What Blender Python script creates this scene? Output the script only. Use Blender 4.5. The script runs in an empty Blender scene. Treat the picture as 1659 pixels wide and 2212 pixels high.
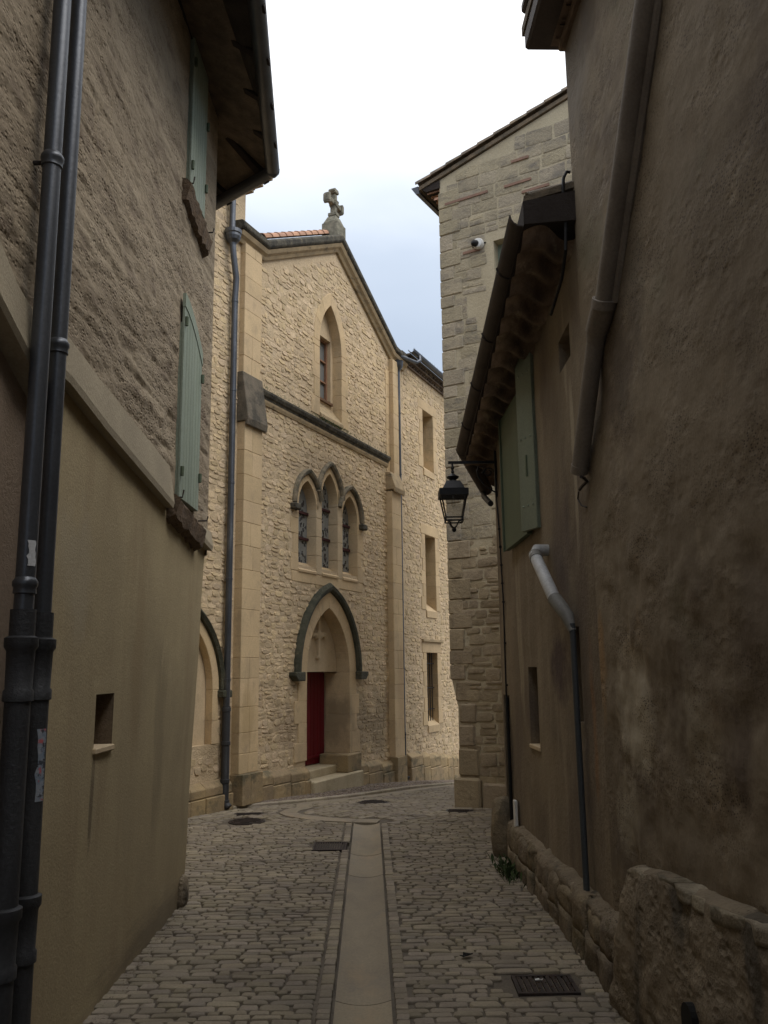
import bpy, bmesh, math, random
import numpy as np
from mathutils import Vector, Matrix, noise

# ------------------------------------------------------------------ camera, world, sun
scene = bpy.context.scene
COL = scene.collection
FPX, H0 = 1853.0, 2.0
PITCH, ROLL = math.radians(10.5), 0.0123
cf = Vector((0, math.cos(PITCH), math.sin(PITCH)))
r0 = Vector((1, 0, 0)); u0 = r0.cross(cf)
cr = r0*math.cos(ROLL) - u0*math.sin(ROLL); cu = cr.cross(cf)
CAM = Vector((0, 0, H0))
cam = bpy.data.cameras.new('camera'); camo = bpy.data.objects.new('camera', cam); COL.objects.link(camo)
m3 = Matrix((cr, cu, -cf)).transposed()
camo.matrix_world = Matrix.Translation(CAM) @ m3.to_4x4()
cam.sensor_fit = 'VERTICAL'; cam.sensor_height = 24.0; cam.lens = FPX/2212*24.0
cam.clip_start = 0.05; cam.clip_end = 500
scene.camera = camo

SUN_EL, SUN_AZ = math.radians(52), math.radians(115)      # azimuth measured from +Y towards +X
world = bpy.data.worlds.new("World"); scene.world = world; world.use_nodes = True
wn = world.node_tree; wn.nodes.clear()
def N(nt, typ, **kw):
    n = nt.nodes.new(typ)
    for k, v in kw.items(): setattr(n, k, v)
    return n
wo = N(wn, 'ShaderNodeOutputWorld'); wb = N(wn, 'ShaderNodeBackground')
sky = N(wn, 'ShaderNodeTexSky', sky_type='NISHITA', sun_disc=False, sun_elevation=SUN_EL, sun_rotation=SUN_AZ)
tc = N(wn, 'ShaderNodeTexCoord'); sep = N(wn, 'ShaderNodeSeparateXYZ')
wn.links.new(tc.outputs['Generated'], sep.inputs[0])
ramp = N(wn, 'ShaderNodeValToRGB'); cr_ = ramp.color_ramp
cr_.elements[0].position = 0.0; cr_.elements[0].color = (0.42, 0.48, 0.58, 1)
cr_.elements[1].position = 0.32; cr_.elements[1].color = (0.42, 0.50, 0.62, 1)
e = cr_.elements.new(0.44); e.color = (0.56, 0.64, 0.76, 1)
e = cr_.elements.new(0.53); e.color = (0.84, 0.90, 0.98, 1)
e = cr_.elements.new(0.62); e.color = (1.25, 1.26, 1.28, 1)
e = cr_.elements.new(0.9); e.color = (1.75, 1.75, 1.78, 1)
mp = N(wn, 'ShaderNodeMapping'); mp.inputs['Scale'].default_value = (1.6, 1.6, 3.6)
nz = N(wn, 'ShaderNodeTexNoise'); nz.inputs['Scale'].default_value = 1.3; nz.inputs['Detail'].default_value = 5; nz.inputs['Roughness'].default_value = 0.5
wn.links.new(tc.outputs['Generated'], mp.inputs[0]); wn.links.new(mp.outputs[0], nz.inputs['Vector'])
ma = N(wn, 'ShaderNodeMath', operation='MULTIPLY_ADD'); ma.inputs[1].default_value = 0.24; ma.inputs[2].default_value = -0.12
wn.links.new(nz.outputs['Fac'], ma.inputs[0])
ad = N(wn, 'ShaderNodeMath', operation='ADD'); wn.links.new(sep.outputs['Z'], ad.inputs[0]); wn.links.new(ma.outputs[0], ad.inputs[1])
wn.links.new(ad.outputs[0], ramp.inputs[0])
cm = N(wn, 'ShaderNodeMix', data_type='RGBA', blend_type='MULTIPLY'); cm.inputs['Factor'].default_value = 1
wn.links.new(ramp.outputs[0], cm.inputs[6]); cm.inputs[7].default_value = (10.5, 10.5, 10.5, 1)
mx = N(wn, 'ShaderNodeMix', data_type='RGBA'); mx.inputs['Factor'].default_value = 0.93
wn.links.new(sky.outputs[0], mx.inputs[6]); wn.links.new(cm.outputs[2], mx.inputs[7])
wn.links.new(mx.outputs[2], wb.inputs[0]); wb.inputs[1].default_value = 0.1
wn.links.new(wb.outputs[0], wo.inputs[0])

sl = bpy.data.lights.new('sun', 'SUN'); so = bpy.data.objects.new('sun', sl); COL.objects.link(so)
sl.energy = 1.35; sl.angle = math.radians(40); sl.color = (1, 0.95, 0.88)
sd = Vector((math.sin(SUN_AZ)*math.cos(SUN_EL), math.cos(SUN_AZ)*math.cos(SUN_EL), math.sin(SUN_EL)))
so.rotation_euler = sd.to_track_quat('Z', 'Y').to_euler()
scene.view_settings.view_transform = 'Standard'; scene.view_settings.look = 'None'
scene.view_settings.exposure = 0.3; scene.view_settings.gamma = 1.0
scene.view_settings.use_curve_mapping = False

# ------------------------------------------------------------------ geometry of sight lines and frames
def ray(u, v):
    d = cf*FPX + cr*(u-829.5) + cu*(1106-v)
    return d/d.y
def proj(P):
    d = P-CAM; z = d.dot(cf)
    if z < 0.1: return (-9999, -9999, z)
    return (829.5+FPX*d.dot(cr)/z, 1106-FPX*d.dot(cu)/z, z)
def at_y(u, v, y): return CAM + ray(u, v)*y
class Fr:
    """vertical plane: origin, horizontal direction e, outward normal n"""
    def __init__(s, ox, oy, ex, ey, flip=False):
        L = math.hypot(ex, ey); s.o = Vector((ox, oy, 0)); s.e = Vector((ex/L, ey/L, 0))
        s.n = Vector((s.e.y, -s.e.x, 0)) * (-1 if flip else 1)
        s.z = Vector((0, 0, 1))
    def P(s, a, z, n=0.0): return s.o + s.e*a + s.n*n + Vector((0, 0, z))
    def px(s, u, v, n=0.0):
        d = ray(u, v); t = (s.o + s.n*n - CAM).dot(s.n)/d.dot(s.n); p = CAM + d*t
        return ((p-s.o).dot(s.e), p.z)
def gz(y):      # road height
    return float(np.interp(y, [-50, 12.6, 14, 16, 18, 20, 23.4, 30, 80], [0, 0, -.06, -.20, -.33, -.52, -.93, -1.7, -3.0]))
def sz(y):      # top of the raised pavement along the church
    return float(np.interp(y, [-50, 13.2, 14, 16, 18.1, 20, 23.4, 30, 80], [0.008, 0.008, .0, -.12, -.24, -.42, -.82, -1.6, -2.9]))

# ------------------------------------------------------------------ materials
MATS = {}
def mat(name, c1, c2=None, scale=(3, 3, 3), rough=0.9, bump=0.3, bscale=25, bdist=0.02, rnd=0.0, stains=(), metallic=0.0, detail=6, pits=0.0, pitcol=None, blobs=(), spec=0.3, grain=0.12):
    if name in MATS: return MATS[name]
    m = bpy.data.materials.new(name); m.use_nodes = True; nt = m.node_tree; nt.nodes.clear(); MATS[name] = m
    out = N(nt, 'ShaderNodeOutputMaterial'); b = N(nt, 'ShaderNodeBsdfPrincipled'); nt.links.new(b.outputs[0], out.inputs[0])
    geo = N(nt, 'ShaderNodeNewGeometry')
    def noise_(sc, det=5, ro=0.6, base=1.0, off=0.0):
        mpn = N(nt, 'ShaderNodeMapping'); mpn.inputs['Scale'].default_value = sc; mpn.inputs['Location'].default_value = (off, off*1.7, off*.6)
        nn = N(nt, 'ShaderNodeTexNoise'); nn.inputs['Scale'].default_value = base; nn.inputs['Detail'].default_value = det; nn.inputs['Roughness'].default_value = ro
        nt.links.new(geo.outputs['Position'], mpn.inputs[0]); nt.links.new(mpn.outputs[0], nn.inputs['Vector']); return nn.outputs['Fac']
    def rmp(x, lo, hi, a=0.0, b_=1.0):
        r = N(nt, 'ShaderNodeMapRange'); r.inputs[1].default_value = lo; r.inputs[2].default_value = hi; r.inputs[3].default_value = a; r.inputs[4].default_value = b_
        nt.links.new(x, r.inputs[0]); return r.outputs[0]
    def mixc(f, a, b_, mode='MIX'):
        q = N(nt, 'ShaderNodeMix', data_type='RGBA', blend_type=mode)
        for i, x in ((0, f), (6, a), (7, b_)):
            if hasattr(x, 'links') or isinstance(x, bpy.types.NodeSocket): nt.links.new(x, q.inputs[i])
            else: q.inputs[i].default_value = x if i == 0 else (*x, 1)
        return q.outputs[2]
    c2 = c2 or tuple(x*.8 for x in c1)
    col = mixc(rmp(noise_(scale, detail), .35, .65), c1, c2)
    if grain:
        g = rmp(noise_((60, 60, 60), 3, .6), .3, .7, 1-grain, 1+grain)
        gc = N(nt, 'ShaderNodeCombineColor'); [nt.links.new(g, gc.inputs[i]) for i in range(3)]
        col = mixc(1.0, col, gc.outputs[0], 'MULTIPLY')
    if rnd:
        oi = N(nt, 'ShaderNodeObjectInfo'); a_ = N(nt, 'ShaderNodeMath', operation='ADD'); fr = N(nt, 'ShaderNodeMath', operation='FRACT')
        nt.links.new(oi.outputs['Random'], a_.inputs[0]); nt.links.new(geo.outputs['Random Per Island'], a_.inputs[1]); nt.links.new(a_.outputs[0], fr.inputs[0])
        v = rmp(fr.outputs[0], 0, 1, 1-rnd, 1+rnd*.8)
        f2 = N(nt, 'ShaderNodeMath', operation='MULTIPLY'); f2.inputs[1].default_value = 7.3; nt.links.new(fr.outputs[0], f2.inputs[0])
        f3 = N(nt, 'ShaderNodeMath', operation='FRACT'); nt.links.new(f2.outputs[0], f3.inputs[0])
        w = rmp(f3.outputs[0], 0, 1, 1-rnd*.35, 1+rnd*.3)
        wv = N(nt, 'ShaderNodeMath', operation='MULTIPLY'); nt.links.new(v, wv.inputs[0]); nt.links.new(w, wv.inputs[1])
        cc = N(nt, 'ShaderNodeCombineColor'); nt.links.new(v, cc.inputs[0]); nt.links.new(v, cc.inputs[1]); nt.links.new(wv.outputs[0], cc.inputs[2])
        col = mixc(1.0, col, cc.outputs[0], 'MULTIPLY')
    for i, (sc, ssc, lo, hi, amt) in enumerate(stains):
        f = rmp(noise_(ssc, 7, .65, 1.0, 3.1+i*5.3), lo, hi, 0, amt)
        col = mixc(f, col, sc)
    for (yc, zc, ry, rz, bc, amt) in blobs:
        sp = N(nt, 'ShaderNodeSeparateXYZ'); nt.links.new(geo.outputs['Position'], sp.inputs[0])
        def sq(o_, c_, r_):
            q = N(nt, 'ShaderNodeMath', operation='SUBTRACT'); nt.links.new(o_, q.inputs[0]); q.inputs[1].default_value = c_
            w = N(nt, 'ShaderNodeMath', operation='DIVIDE'); nt.links.new(q.outputs[0], w.inputs[0]); w.inputs[1].default_value = r_
            p_ = N(nt, 'ShaderNodeMath', operation='POWER'); a_ = N(nt, 'ShaderNodeMath', operation='ABSOLUTE'); nt.links.new(w.outputs[0], a_.inputs[0]); nt.links.new(a_.outputs[0], p_.inputs[0]); p_.inputs[1].default_value = 2
            return p_.outputs[0]
        s1 = N(nt, 'ShaderNodeMath', operation='ADD'); nt.links.new(sq(sp.outputs['Y'], yc, ry), s1.inputs[0]); nt.links.new(sq(sp.outputs['Z'], zc, rz), s1.inputs[1])
        nn = noise_((2.2/max(ry, .25)*.5, 2.2/max(ry, .25)*.5, 1.6/max(rz, .3)*.5), 6, .65, 1.0, yc*3.3)
        s2 = N(nt, 'ShaderNodeMath', operation='MULTIPLY_ADD'); nt.links.new(nn, s2.inputs[0]); s2.inputs[1].default_value = 3.6; s2.inputs[2].default_value = -1.5
        s3 = N(nt, 'ShaderNodeMath', operation='ADD'); nt.links.new(s1.outputs[0], s3.inputs[0]); nt.links.new(s2.outputs[0], s3.inputs[1])
        col = mixc(rmp(s3.outputs[0], 1.1, .35, 0, amt), col, bc)
    if pitcol:
        vp = N(nt, 'ShaderNodeTexVoronoi'); mq = N(nt, 'ShaderNodeMapping'); mq.inputs['Scale'].default_value = (pits, pits, pits*1.9)
        nt.links.new(geo.outputs['Position'], mq.inputs[0]); nt.links.new(mq.outputs[0], vp.inputs['Vector'])
        a1 = rmp(vp.outputs['Distance'], .40, .22); a2 = rmp(noise_((1.6, 1.6, 3.5), 5, .6, 1.0, 9.3), .42, .6)
        mm_ = N(nt, 'ShaderNodeMath', operation='MULTIPLY'); nt.links.new(a1, mm_.inputs[0]); nt.links.new(a2, mm_.inputs[1])
        col = mixc(mm_.outputs[0], col, pitcol)
    nt.links.new(col, b.inputs['Base Color'])
    b.inputs['Roughness'].default_value = rough; b.inputs['Metallic'].default_value = metallic
    b.inputs['Specular IOR Level'].default_value = spec
    if bump:
        h = noise_((bscale,)*3 if not isinstance(bscale, tuple) else bscale, 8, .65)
        if pits:
            vo = N(nt, 'ShaderNodeTexVoronoi'); vo.inputs['Scale'].default_value = 1
            mpn = N(nt, 'ShaderNodeMapping'); mpn.inputs['Scale'].default_value = (pits, pits, pits*1.6)
            nt.links.new(geo.outputs['Position'], mpn.inputs[0]); nt.links.new(mpn.outputs[0], vo.inputs['Vector'])
            q = rmp(vo.outputs['Distance'], 0.12, .42, -.8, 0)
            s_ = N(nt, 'ShaderNodeMath', operation='ADD'); nt.links.new(h, s_.inputs[0]); nt.links.new(q, s_.inputs[1]); h = s_.outputs[0]
        if pitcol:
            mk = rmp(noise_((1.6, 1.6, 3.5), 5, .6, 1.0, 9.3), .40, .6, .25, 1.0)
            mu = N(nt, 'ShaderNodeMath', operation='MULTIPLY'); nt.links.new(h, mu.inputs[0]); nt.links.new(mk, mu.inputs[1]); h = mu.outputs[0]
        bp = N(nt, 'ShaderNodeBump'); bp.inputs['Strength'].default_value = bump; bp.inputs['Distance'].default_value = bdist
        nt.links.new(h, bp.inputs['Height']); nt.links.new(bp.outputs[0], b.inputs['Normal'])
    return m

BLK = (.045, .042, .036); MOSS = (.07, .085, .05)
M_rub = mat('church_rubble_stone', (.61, .475, .305), (.53, .41, .26), (5, 5, 5), blobs=[(15.2, 1.1, .8, .75, (.27, .20, .13), .6), (18.4, 1.0, 1.0, .8, (.25, .20, .13), .6), (13.6, .9, .6, .7, (.28, .21, .13), .5), (21.2, .7, 1.2, .6, (.27, .2, .12), .5), (16.2, 6.0, 1.6, .5, (.36, .28, .19), .4)], bump=.6, bscale=38, bdist=.025, rnd=.2, stains=[((.46, .32, .21), (1.8, 1.8, 1.8), .58, .72, .5), ((.30, .25, .18), (7, 7, 7), .58, .70, .5), ((.24, .19, .14), (1.2, 1.2, 1.2), .58, .72, .55), ((.60, .52, .40), (9, 9, 9), .6, .7, .4)])
M_mort = mat('church_lime_mortar', (.61, .475, .31), (.54, .42, .27), (1.4, 1.4, 1.4), blobs=[(15.2, 1.1, .8, .75, (.27, .20, .13), .6), (18.4, 1.0, 1.0, .8, (.25, .20, .13), .6), (13.6, .9, .6, .7, (.28, .21, .13), .5), (21.2, .7, 1.2, .6, (.27, .2, .12), .5), (16.2, 6.0, 1.6, .5, (.36, .28, .19), .4)], bump=.9, bscale=30, bdist=.03, stains=[((.24, .19, .13), (1.1, 1.1, 1.3), .56, .72, .5)])
M_ash = mat('church_ashlar', (.59, .445, .265), (.51, .385, .235), (1.5, 1.5, 1.5), blobs=[(13.9, 1.3, .3, .7, (.36, .26, .13), .5), (17.3, 1.0, .5, .7, (.2, .16, .1), .6), (19.7, 1.6, .5, 1.4, (.38, .26, .14), .5)], bump=.25, bscale=18, rnd=.07, stains=[((.25, .2, .13), (1.5, 1.5, .6), .56, .72, .6), ((.34, .26, .17), (5, 5, 5), .55, .7, .5)])
M_plin = mat('church_plinth_stone', (.38, .28, .15), (.27, .205, .125), (1.8, 1.8, 1.8), bump=.5, bscale=14, bdist=.03, rnd=.12, stains=[((.11, .10, .065), (2.4, 2.4, 3.5), .50, .64, .85), ((.46, .36, .21), (4, 4, 4), .58, .68, .6)])
M_black = mat('weathered_black_coping', (.035, .033, .027), (.11, .098, .072), (7, 7, 7), bump=.8, bscale=20, bdist=.03, stains=[((.3, .24, .15), (9, 9, 9), .6, .7, .7)])
M_moss = mat('mossy_hood_stone', (.045, .048, .033), (.09, .085, .058), (6, 6, 6), bump=.9, bscale=30, bdist=.03, stains=[((.24, .2, .12), (8, 8, 8), .62, .72, .5)])
M_hoodg = mat('weathered_grey_hood_stone', (.13, .115, .085), (.24, .195, .13), (8, 8, 8), bump=.7, bscale=26, bdist=.02, stains=[((.05, .052, .036), (6, 6, 6), .5, .64, .8)])
M_mould = mat('church_moulding_stone', (.42, .32, .19), (.3, .23, .14), (5, 5, 5), bump=.4, bscale=20, stains=[(BLK, (3, 3, 8), .55, .68, .7)])
M_tow = mat('tower_block_stone', (.41, .35, .25), (.33, .285, .205), (2.5, 2.5, 2.5), bump=.7, bscale=22, bdist=.03, rnd=.15, stains=[((.16, .145, .125), (2.6, 2.6, 5), .50, .66, .75), ((.12, .105, .09), (9, 9, 9), .6, .7, .5)])
M_towm = mat('tower_mortar', (.47, .41, .29), (.41, .35, .24), (1.5, 1.5, 1.5), bump=.5, bscale=20, bdist=.02, stains=[((.2, .18, .14), (3, 3, 3), .62, .74, .5)])
M_towl = mat('tower_low_stone', (.37, .30, .20), (.29, .235, .16), (2.5, 2.5, 2.5), bump=.6, bscale=18, bdist=.03, rnd=.14, stains=[((.12, .09, .06), (3, 3, 3), .56, .68, .7)])
M_brick = mat('thin_red_brick', (.27, .165, .12), (.22, .14, .105), (9, 9, 9), bump=.3)
M_lup = mat('left_rough_render', (.235, .188, .13), (.32, .262, .185), (1.2, .7, 2.6), bump=.6, bscale=(26, 18, 44), bdist=.022, pits=24, pitcol=(.13, .09, .062), stains=[((.14, .105, .075), (3, 2.2, 6), .53, .66, .75), ((.40, .34, .25), (1.5, .8, 3), .6, .7, .5)])
M_llo = mat('left_lower_render', (.385, .312, .185), (.32, .258, .155), (1.5, 1.5, .5), bump=.35, bscale=70, bdist=.012, blobs=[(5.36, 1.25, .05, .42, (.13, .10, .065), .8), (6.2, 2.2, .25, .9, (.27, .20, .11), .5), (6.9, 1.6, .2, .9, (.20, .165, .10), .5), (7, 0, 3.2, .28, (.15, .12, .08), .7), (4.9, 2.6, .3, .5, (.36, .31, .22), .5)], stains=[((.27, .20, .115), (2.5, 2.5, .35), .52, .7, .6), ((.22, .18, .11), (.8, .8, .8), .55, .75, .5)])
M_band = mat('left_band_render', (.37, .315, .225), (.31, .265, .19), (2, 2, 2), bump=.4, bscale=60, bdist=.01, stains=[((.25, .2, .14), (3, 3, 5), .6, .75, .5)])
M_near = mat('near_left_render', (.33, .25, .18), (.26, .2, .15), (1, 1, .6), bump=.5, bscale=60, bdist=.015)
M_rw = mat('right_house_render', (.245, .20, .138), (.165, .13, .09), (2.2, 1.5, .5), bump=.5, bscale=26, bdist=.02, stains=[((.11, .085, .07), (1.6, 1.3, .5), .52, .64, .6), ((.33, .28, .205), (3, 1.9, .14), .56, .70, .5)],
    blobs=[(7.2, 2.05, .42, .42, (.075, .052, .05), .85), (6.47, 3.5, .07, .9, (.38, .33, .24), .75), (6.6, 4.6, .06, .5, (.34, .29, .21), .6), (8.9, 2.4, .2, 1.0, (.36, .31, .22), .6), (8.1, 1.15, .9, .5, (.25, .2, .13), .6), (6.3, 1.7, .1, .7, (.27, .14, .06), .6), (7.0, 3.0, .35, .8, (.11, .085, .075), .6)])
M_rc = mat('right_near_render', (.24, .195, .135), (.175, .14, .096), (1, .7, .8), blobs=[(5.35, 1.72, .42, .42, (.42, .37, .28), .85), (5.6, 1.15, .3, .35, (.34, .3, .22), .6), (4.4, 1.7, .35, .45, (.31, .27, .2), .6), (6.0, 2.0, .12, .45, (.34, .2, .08), .6), (3.9, 1.6, .22, .4, (.09, .065, .05), .7), (3.5, 2.1, .5, .5, (.095, .07, .052), .6), (5.0, 4.4, .5, 1.3, (.10, .085, .066), .45), (5.6, 6.4, .6, .9, (.12, .108, .095), .5)], bump=.4, bscale=34, bdist=.015, pits=8, pitcol=(.085, .065, .05), stains=[((.10, .075, .055), (1.1, .8, .9), .53, .66, .75), ((.40, .33, .23), (1.7, 1.3, 1.2), .62, .72, .6), ((.30, .2, .1), (3, 2, .8), .62, .72, .3), ((.15, .14, .09), (.9, .9, .9), .58, .7, .6)])
M_rpl = mat('right_plinth_render', (.235, .19, .13), (.16, .127, .087), (2, 2, 1), bump=.8, bscale=30, bdist=.03, pits=11, pitcol=(.07, .055, .04), stains=[((.07, .06, .045), (2.6, 2, .9), .54, .62, .85), ((.42, .36, .26), (4, 4, 4), .62, .7, .6)])
M_cap = mat('worn_pale_cap_stone', (.36, .31, .225), (.22, .185, .13), (5, 5, 5), bump=1, bscale=18, bdist=.04, rnd=.1, stains=[((.10, .09, .065), (3, 3, 3), .54, .64, .8)])
M_rst = mat('right_plinth_stone', (.25, .20, .13), (.145, .115, .08), (5, 5, 5), bump=.9, bscale=16, bdist=.04, rnd=.2, stains=[((.10, .09, .06), (4, 4, 4), .56, .66, .7)])
M_cob = mat('cobble_stone', (.275, .235, .172), (.20, .168, .128), (1.6, 1.6, 1.6), bump=.45, bscale=35, bdist=.01, rnd=.2, rough=.78, stains=[((.14, .125, .1), (1.3, 1.3, 1), .56, .7, .55)])
M_cobj = mat('cobble_joint_mortar', (.15, .127, .098), (.105, .088, .068), (2, 2, 2), bump=.6, bscale=60, bdist=.012, stains=[((.07, .06, .05), (3, 3, 3), .54, .66, .7)])
M_slab = mat('gutter_slab_stone', (.285, .24, .172), (.225, .192, .145), (2.5, 1.5, 2), bump=.3, bscale=30, bdist=.008, rough=.7, rnd=.07, stains=[((.36, .27, .17), (3, 1.2, 2), .56, .68, .5), ((.2, .185, .155), (2, 2, 2), .56, .66, .5)])
M_kerb = mat('kerb_stone', (.38, .33, .25), (.28, .24, .18), (3, 3, 3), bump=.5, bscale=20, rnd=.12)
M_walk = mat('pebble_pavement', (.2, .16, .12), (.12, .1, .08), (14, 14, 14), bump=.9, bscale=40, bdist=.03)
M_iron = mat('rusted_cast_iron', (.055, .04, .035), (.03, .026, .024), (12, 12, 12), bump=.4, bscale=60, rough=.6, metallic=.3)
M_blackiron = mat('black_wrought_iron', (.018, .017, .018), (.012, .012, .013), (12, 12, 12), bump=.2, rough=.5, metallic=.3)
M_zinc = mat('zinc_sheet', (.125, .132, .145), (.085, .092, .105), (5, 5, 2), bump=.1, rough=.42, metallic=.75, stains=[((.24, .25, .26), (4, 4, 1.5), .6, .7, .5)])
M_zincd = mat('dark_painted_downpipe', (.085, .092, .105), (.055, .06, .07), (3, 3, 1), bump=.08, rough=.36, metallic=.5, spec=.5)
M_castd = mat('cast_iron_downpipe', (.052, .054, .058), (.032, .033, .036), (6, 6, 2), bump=.35, bscale=50, rough=.55, metallic=.2)
M_gutr = mat('rusty_old_gutter', (.07, .055, .048), (.045, .036, .032), (3, 3, 3), bump=.2, bscale=30, rough=.7)
M_clay = mat('grey_cement_pipe', (.235, .205, .17), (.17, .145, .12), (4, 4, 2), bump=.3, bscale=40, rough=.8)
M_pvc = mat('grey_plastic_pipe', (.5, .51, .52), (.33, .33, .32), (5, 5, 5), bump=.05, rough=.5)
M_pvcd = mat('grey_pipe_coupler', (.20, .195, .18), (.15, .145, .13), (5, 5, 5), bump=.05, rough=.55)
M_bluepipe = mat('blue_grey_thin_pipe', (.062, .068, .072), (.045, .05, .054), (5, 5, 2), bump=.1, rough=.5)
M_shut = mat('sage_green_shutter_paint', (.255, .295, .235), (.21, .25, .198), (4, 4, 1), bump=.2, bscale=(60, 60, 6), rough=.65, rnd=.06, stains=[((.17, .19, .15), (14, 14, 1.2), .56, .7, .5)])
M_shutd = mat('shaded_shutter_and_hinge_green', (.095, .125, .078), (.08, .105, .066), (4, 4, 1), bump=.12, bscale=(60, 60, 6), rough=.6)  # far right-house shutter's shade put into a darker green; hinges and latch share it
M_wood = mat('dark_aged_timber', (.038, .030, .026), (.028, .021, .017), (6, 6, 6), bump=.5, bscale=(30, 8, 30))
M_woodl = mat('grey_aged_board', (.055, .045, .037), (.03, .025, .02), (5, 5, 5), bump=.4, bscale=(30, 8, 30))
M_door = mat('dark_red_door_paint', (.16, .008, .016), (.125, .006, .013), (6, 6, 1), bump=.15, bscale=(70, 70, 6), rough=.5, grain=.05)
M_frame = mat('brown_window_frame_paint', (.27, .15, .09), (.22, .12, .075), (5, 5, 5), bump=.1)
M_redbar = mat('dark_red_window_bar', (.07, .025, .025), (.05, .02, .02), (5, 5, 5), bump=.1)
M_tile = mat('terracotta_canal_tile', (.46, .26, .17), (.34, .20, .135), (6, 6, 6), bump=.4, bscale=40, rnd=.15, stains=[((.18, .14, .1), (6, 6, 6), .56, .68, .6)])
M_tileo = mat('old_weathered_tile', (.20, .15, .105), (.10, .085, .065), (6, 6, 6), bump=.6, bscale=30, rnd=.18)
M_geno = mat('genoise_tile_and_lime', (.20, .145, .105), (.10, .075, .058), (9, 3, 9), bump=.6, bscale=25, rnd=.15, stains=[((.36, .29, .2), (7, 3, 7), .55, .66, .6)])
M_crossm = mat('lichened_cross_stone', (.27, .25, .19), (.13, .125, .095), (9, 9, 9), bump=.8, bscale=24, bdist=.02)
M_pale = mat('pale_lime_stone', (.57, .45, .295), (.49, .385, .25), (3, 3, 3), bump=.3, bscale=24, stains=[((.3, .24, .16), (4, 4, 4), .58, .7, .5)])
M_step = mat('door_step_stone', (.50, .42, .28), (.40, .33, .21), (3, 3, 3), bump=.4, bscale=24, stains=[((.24, .2, .13), (4, 4, 4), .56, .68, .5)])
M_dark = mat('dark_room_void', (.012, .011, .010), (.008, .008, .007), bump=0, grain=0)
M_lead = mat('dark_stained_glass', (.035, .045, .045), (.06, .05, .06), (20, 20, 20), bump=.05, rough=.2, rnd=.3, spec=.5, grain=0)
M_gpale = mat('pale_stained_glass', (.25, .26, .25), (.19, .2, .2), (8, 8, 8), bump=.05, rough=.3, spec=.5, grain=0)
M_white = mat('white_plastic', (.7, .7, .68), (.6, .6, .58), bump=0, rough=.4, grain=0)
M_leaf = mat('green_weed_leaf', (.06, .09, .03), (.04, .06, .022), bump=0, rnd=.3, grain=0)
M_brown = mat('brown_board', (.16, .09, .05), (.12, .07, .04), (6, 6, 2), bump=.2)
M_paper = mat('torn_sticker_paper', (.3, .32, .35), (.15, .2, .26), (40, 40, 40), bump=0, rough=.6, grain=0, stains=[((.5, .08, .08), (30, 30, 30), .6, .64, .8), ((.04, .04, .05), (26, 26, 26), .54, .58, .9)])
M_ground = mat('ground_earth', (.2, .175, .14), (.15, .13, .1), bump=.5)
def glass_mat():
    m = bpy.data.materials.new('window_glass'); m.use_nodes = True; b = m.node_tree.nodes['Principled BSDF']
    b.inputs['Base Color'].default_value = (.17, .18, .18, 1); b.inputs['Roughness'].default_value = .12; b.inputs['Specular IOR Level'].default_value = .6
    return m
M_glass = glass_mat()
def lamp_glass():
    m = bpy.data.materials.new('clear_lantern_glass'); m.use_nodes = True; nt = m.node_tree; nt.nodes.clear()
    o = N(nt, 'ShaderNodeOutputMaterial'); t = N(nt, 'ShaderNodeBsdfTransparent'); g = N(nt, 'ShaderNodeBsdfGlossy'); g.inputs['Roughness'].default_value = .08
    t.inputs[0].default_value = (.93, .93, .92, 1); x = N(nt, 'ShaderNodeMixShader'); x.inputs[0].default_value = .09
    nt.links.new(t.outputs[0], x.inputs[1]); nt.links.new(g.outputs[0], x.inputs[2]); nt.links.new(x.outputs[0], o.inputs[0]); return m
M_lglass = lamp_glass()

# ------------------------------------------------------------------ mesh helpers
def link(name, me, parent=None, matrix=None):
    o = bpy.data.objects.new(name, me); COL.objects.link(o)
    if matrix is not None: o.matrix_world = matrix
    if parent is not None:
        o.parent = parent; o.matrix_parent_inverse = PINV[parent.name]
        PINV[o.name] = PINV[parent.name] if matrix is None and parent.name in PINV and False else (o.matrix_basis.inverted() if matrix is not None else Matrix.Identity(4))
        if matrix is None: pass
    else:
        PINV[o.name] = (matrix.inverted() if matrix is not None else Matrix.Identity(4))
    return o
PINV = {}
def tag(o, label=None, cat=None, group=None, kind=None):
    if label: o['label'] = label
    if cat: o['category'] = cat
    if group: o['group'] = group
    if kind: o['kind'] = kind
    return o
def thing(name, loc, label, cat, group=None):
    o = bpy.data.objects.new(name, None); COL.objects.link(o); o.empty_display_size = .2
    o.location = loc; PINV[o.name] = Matrix.Translation(-Vector(loc))
    return tag(o, label, cat, group)
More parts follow.
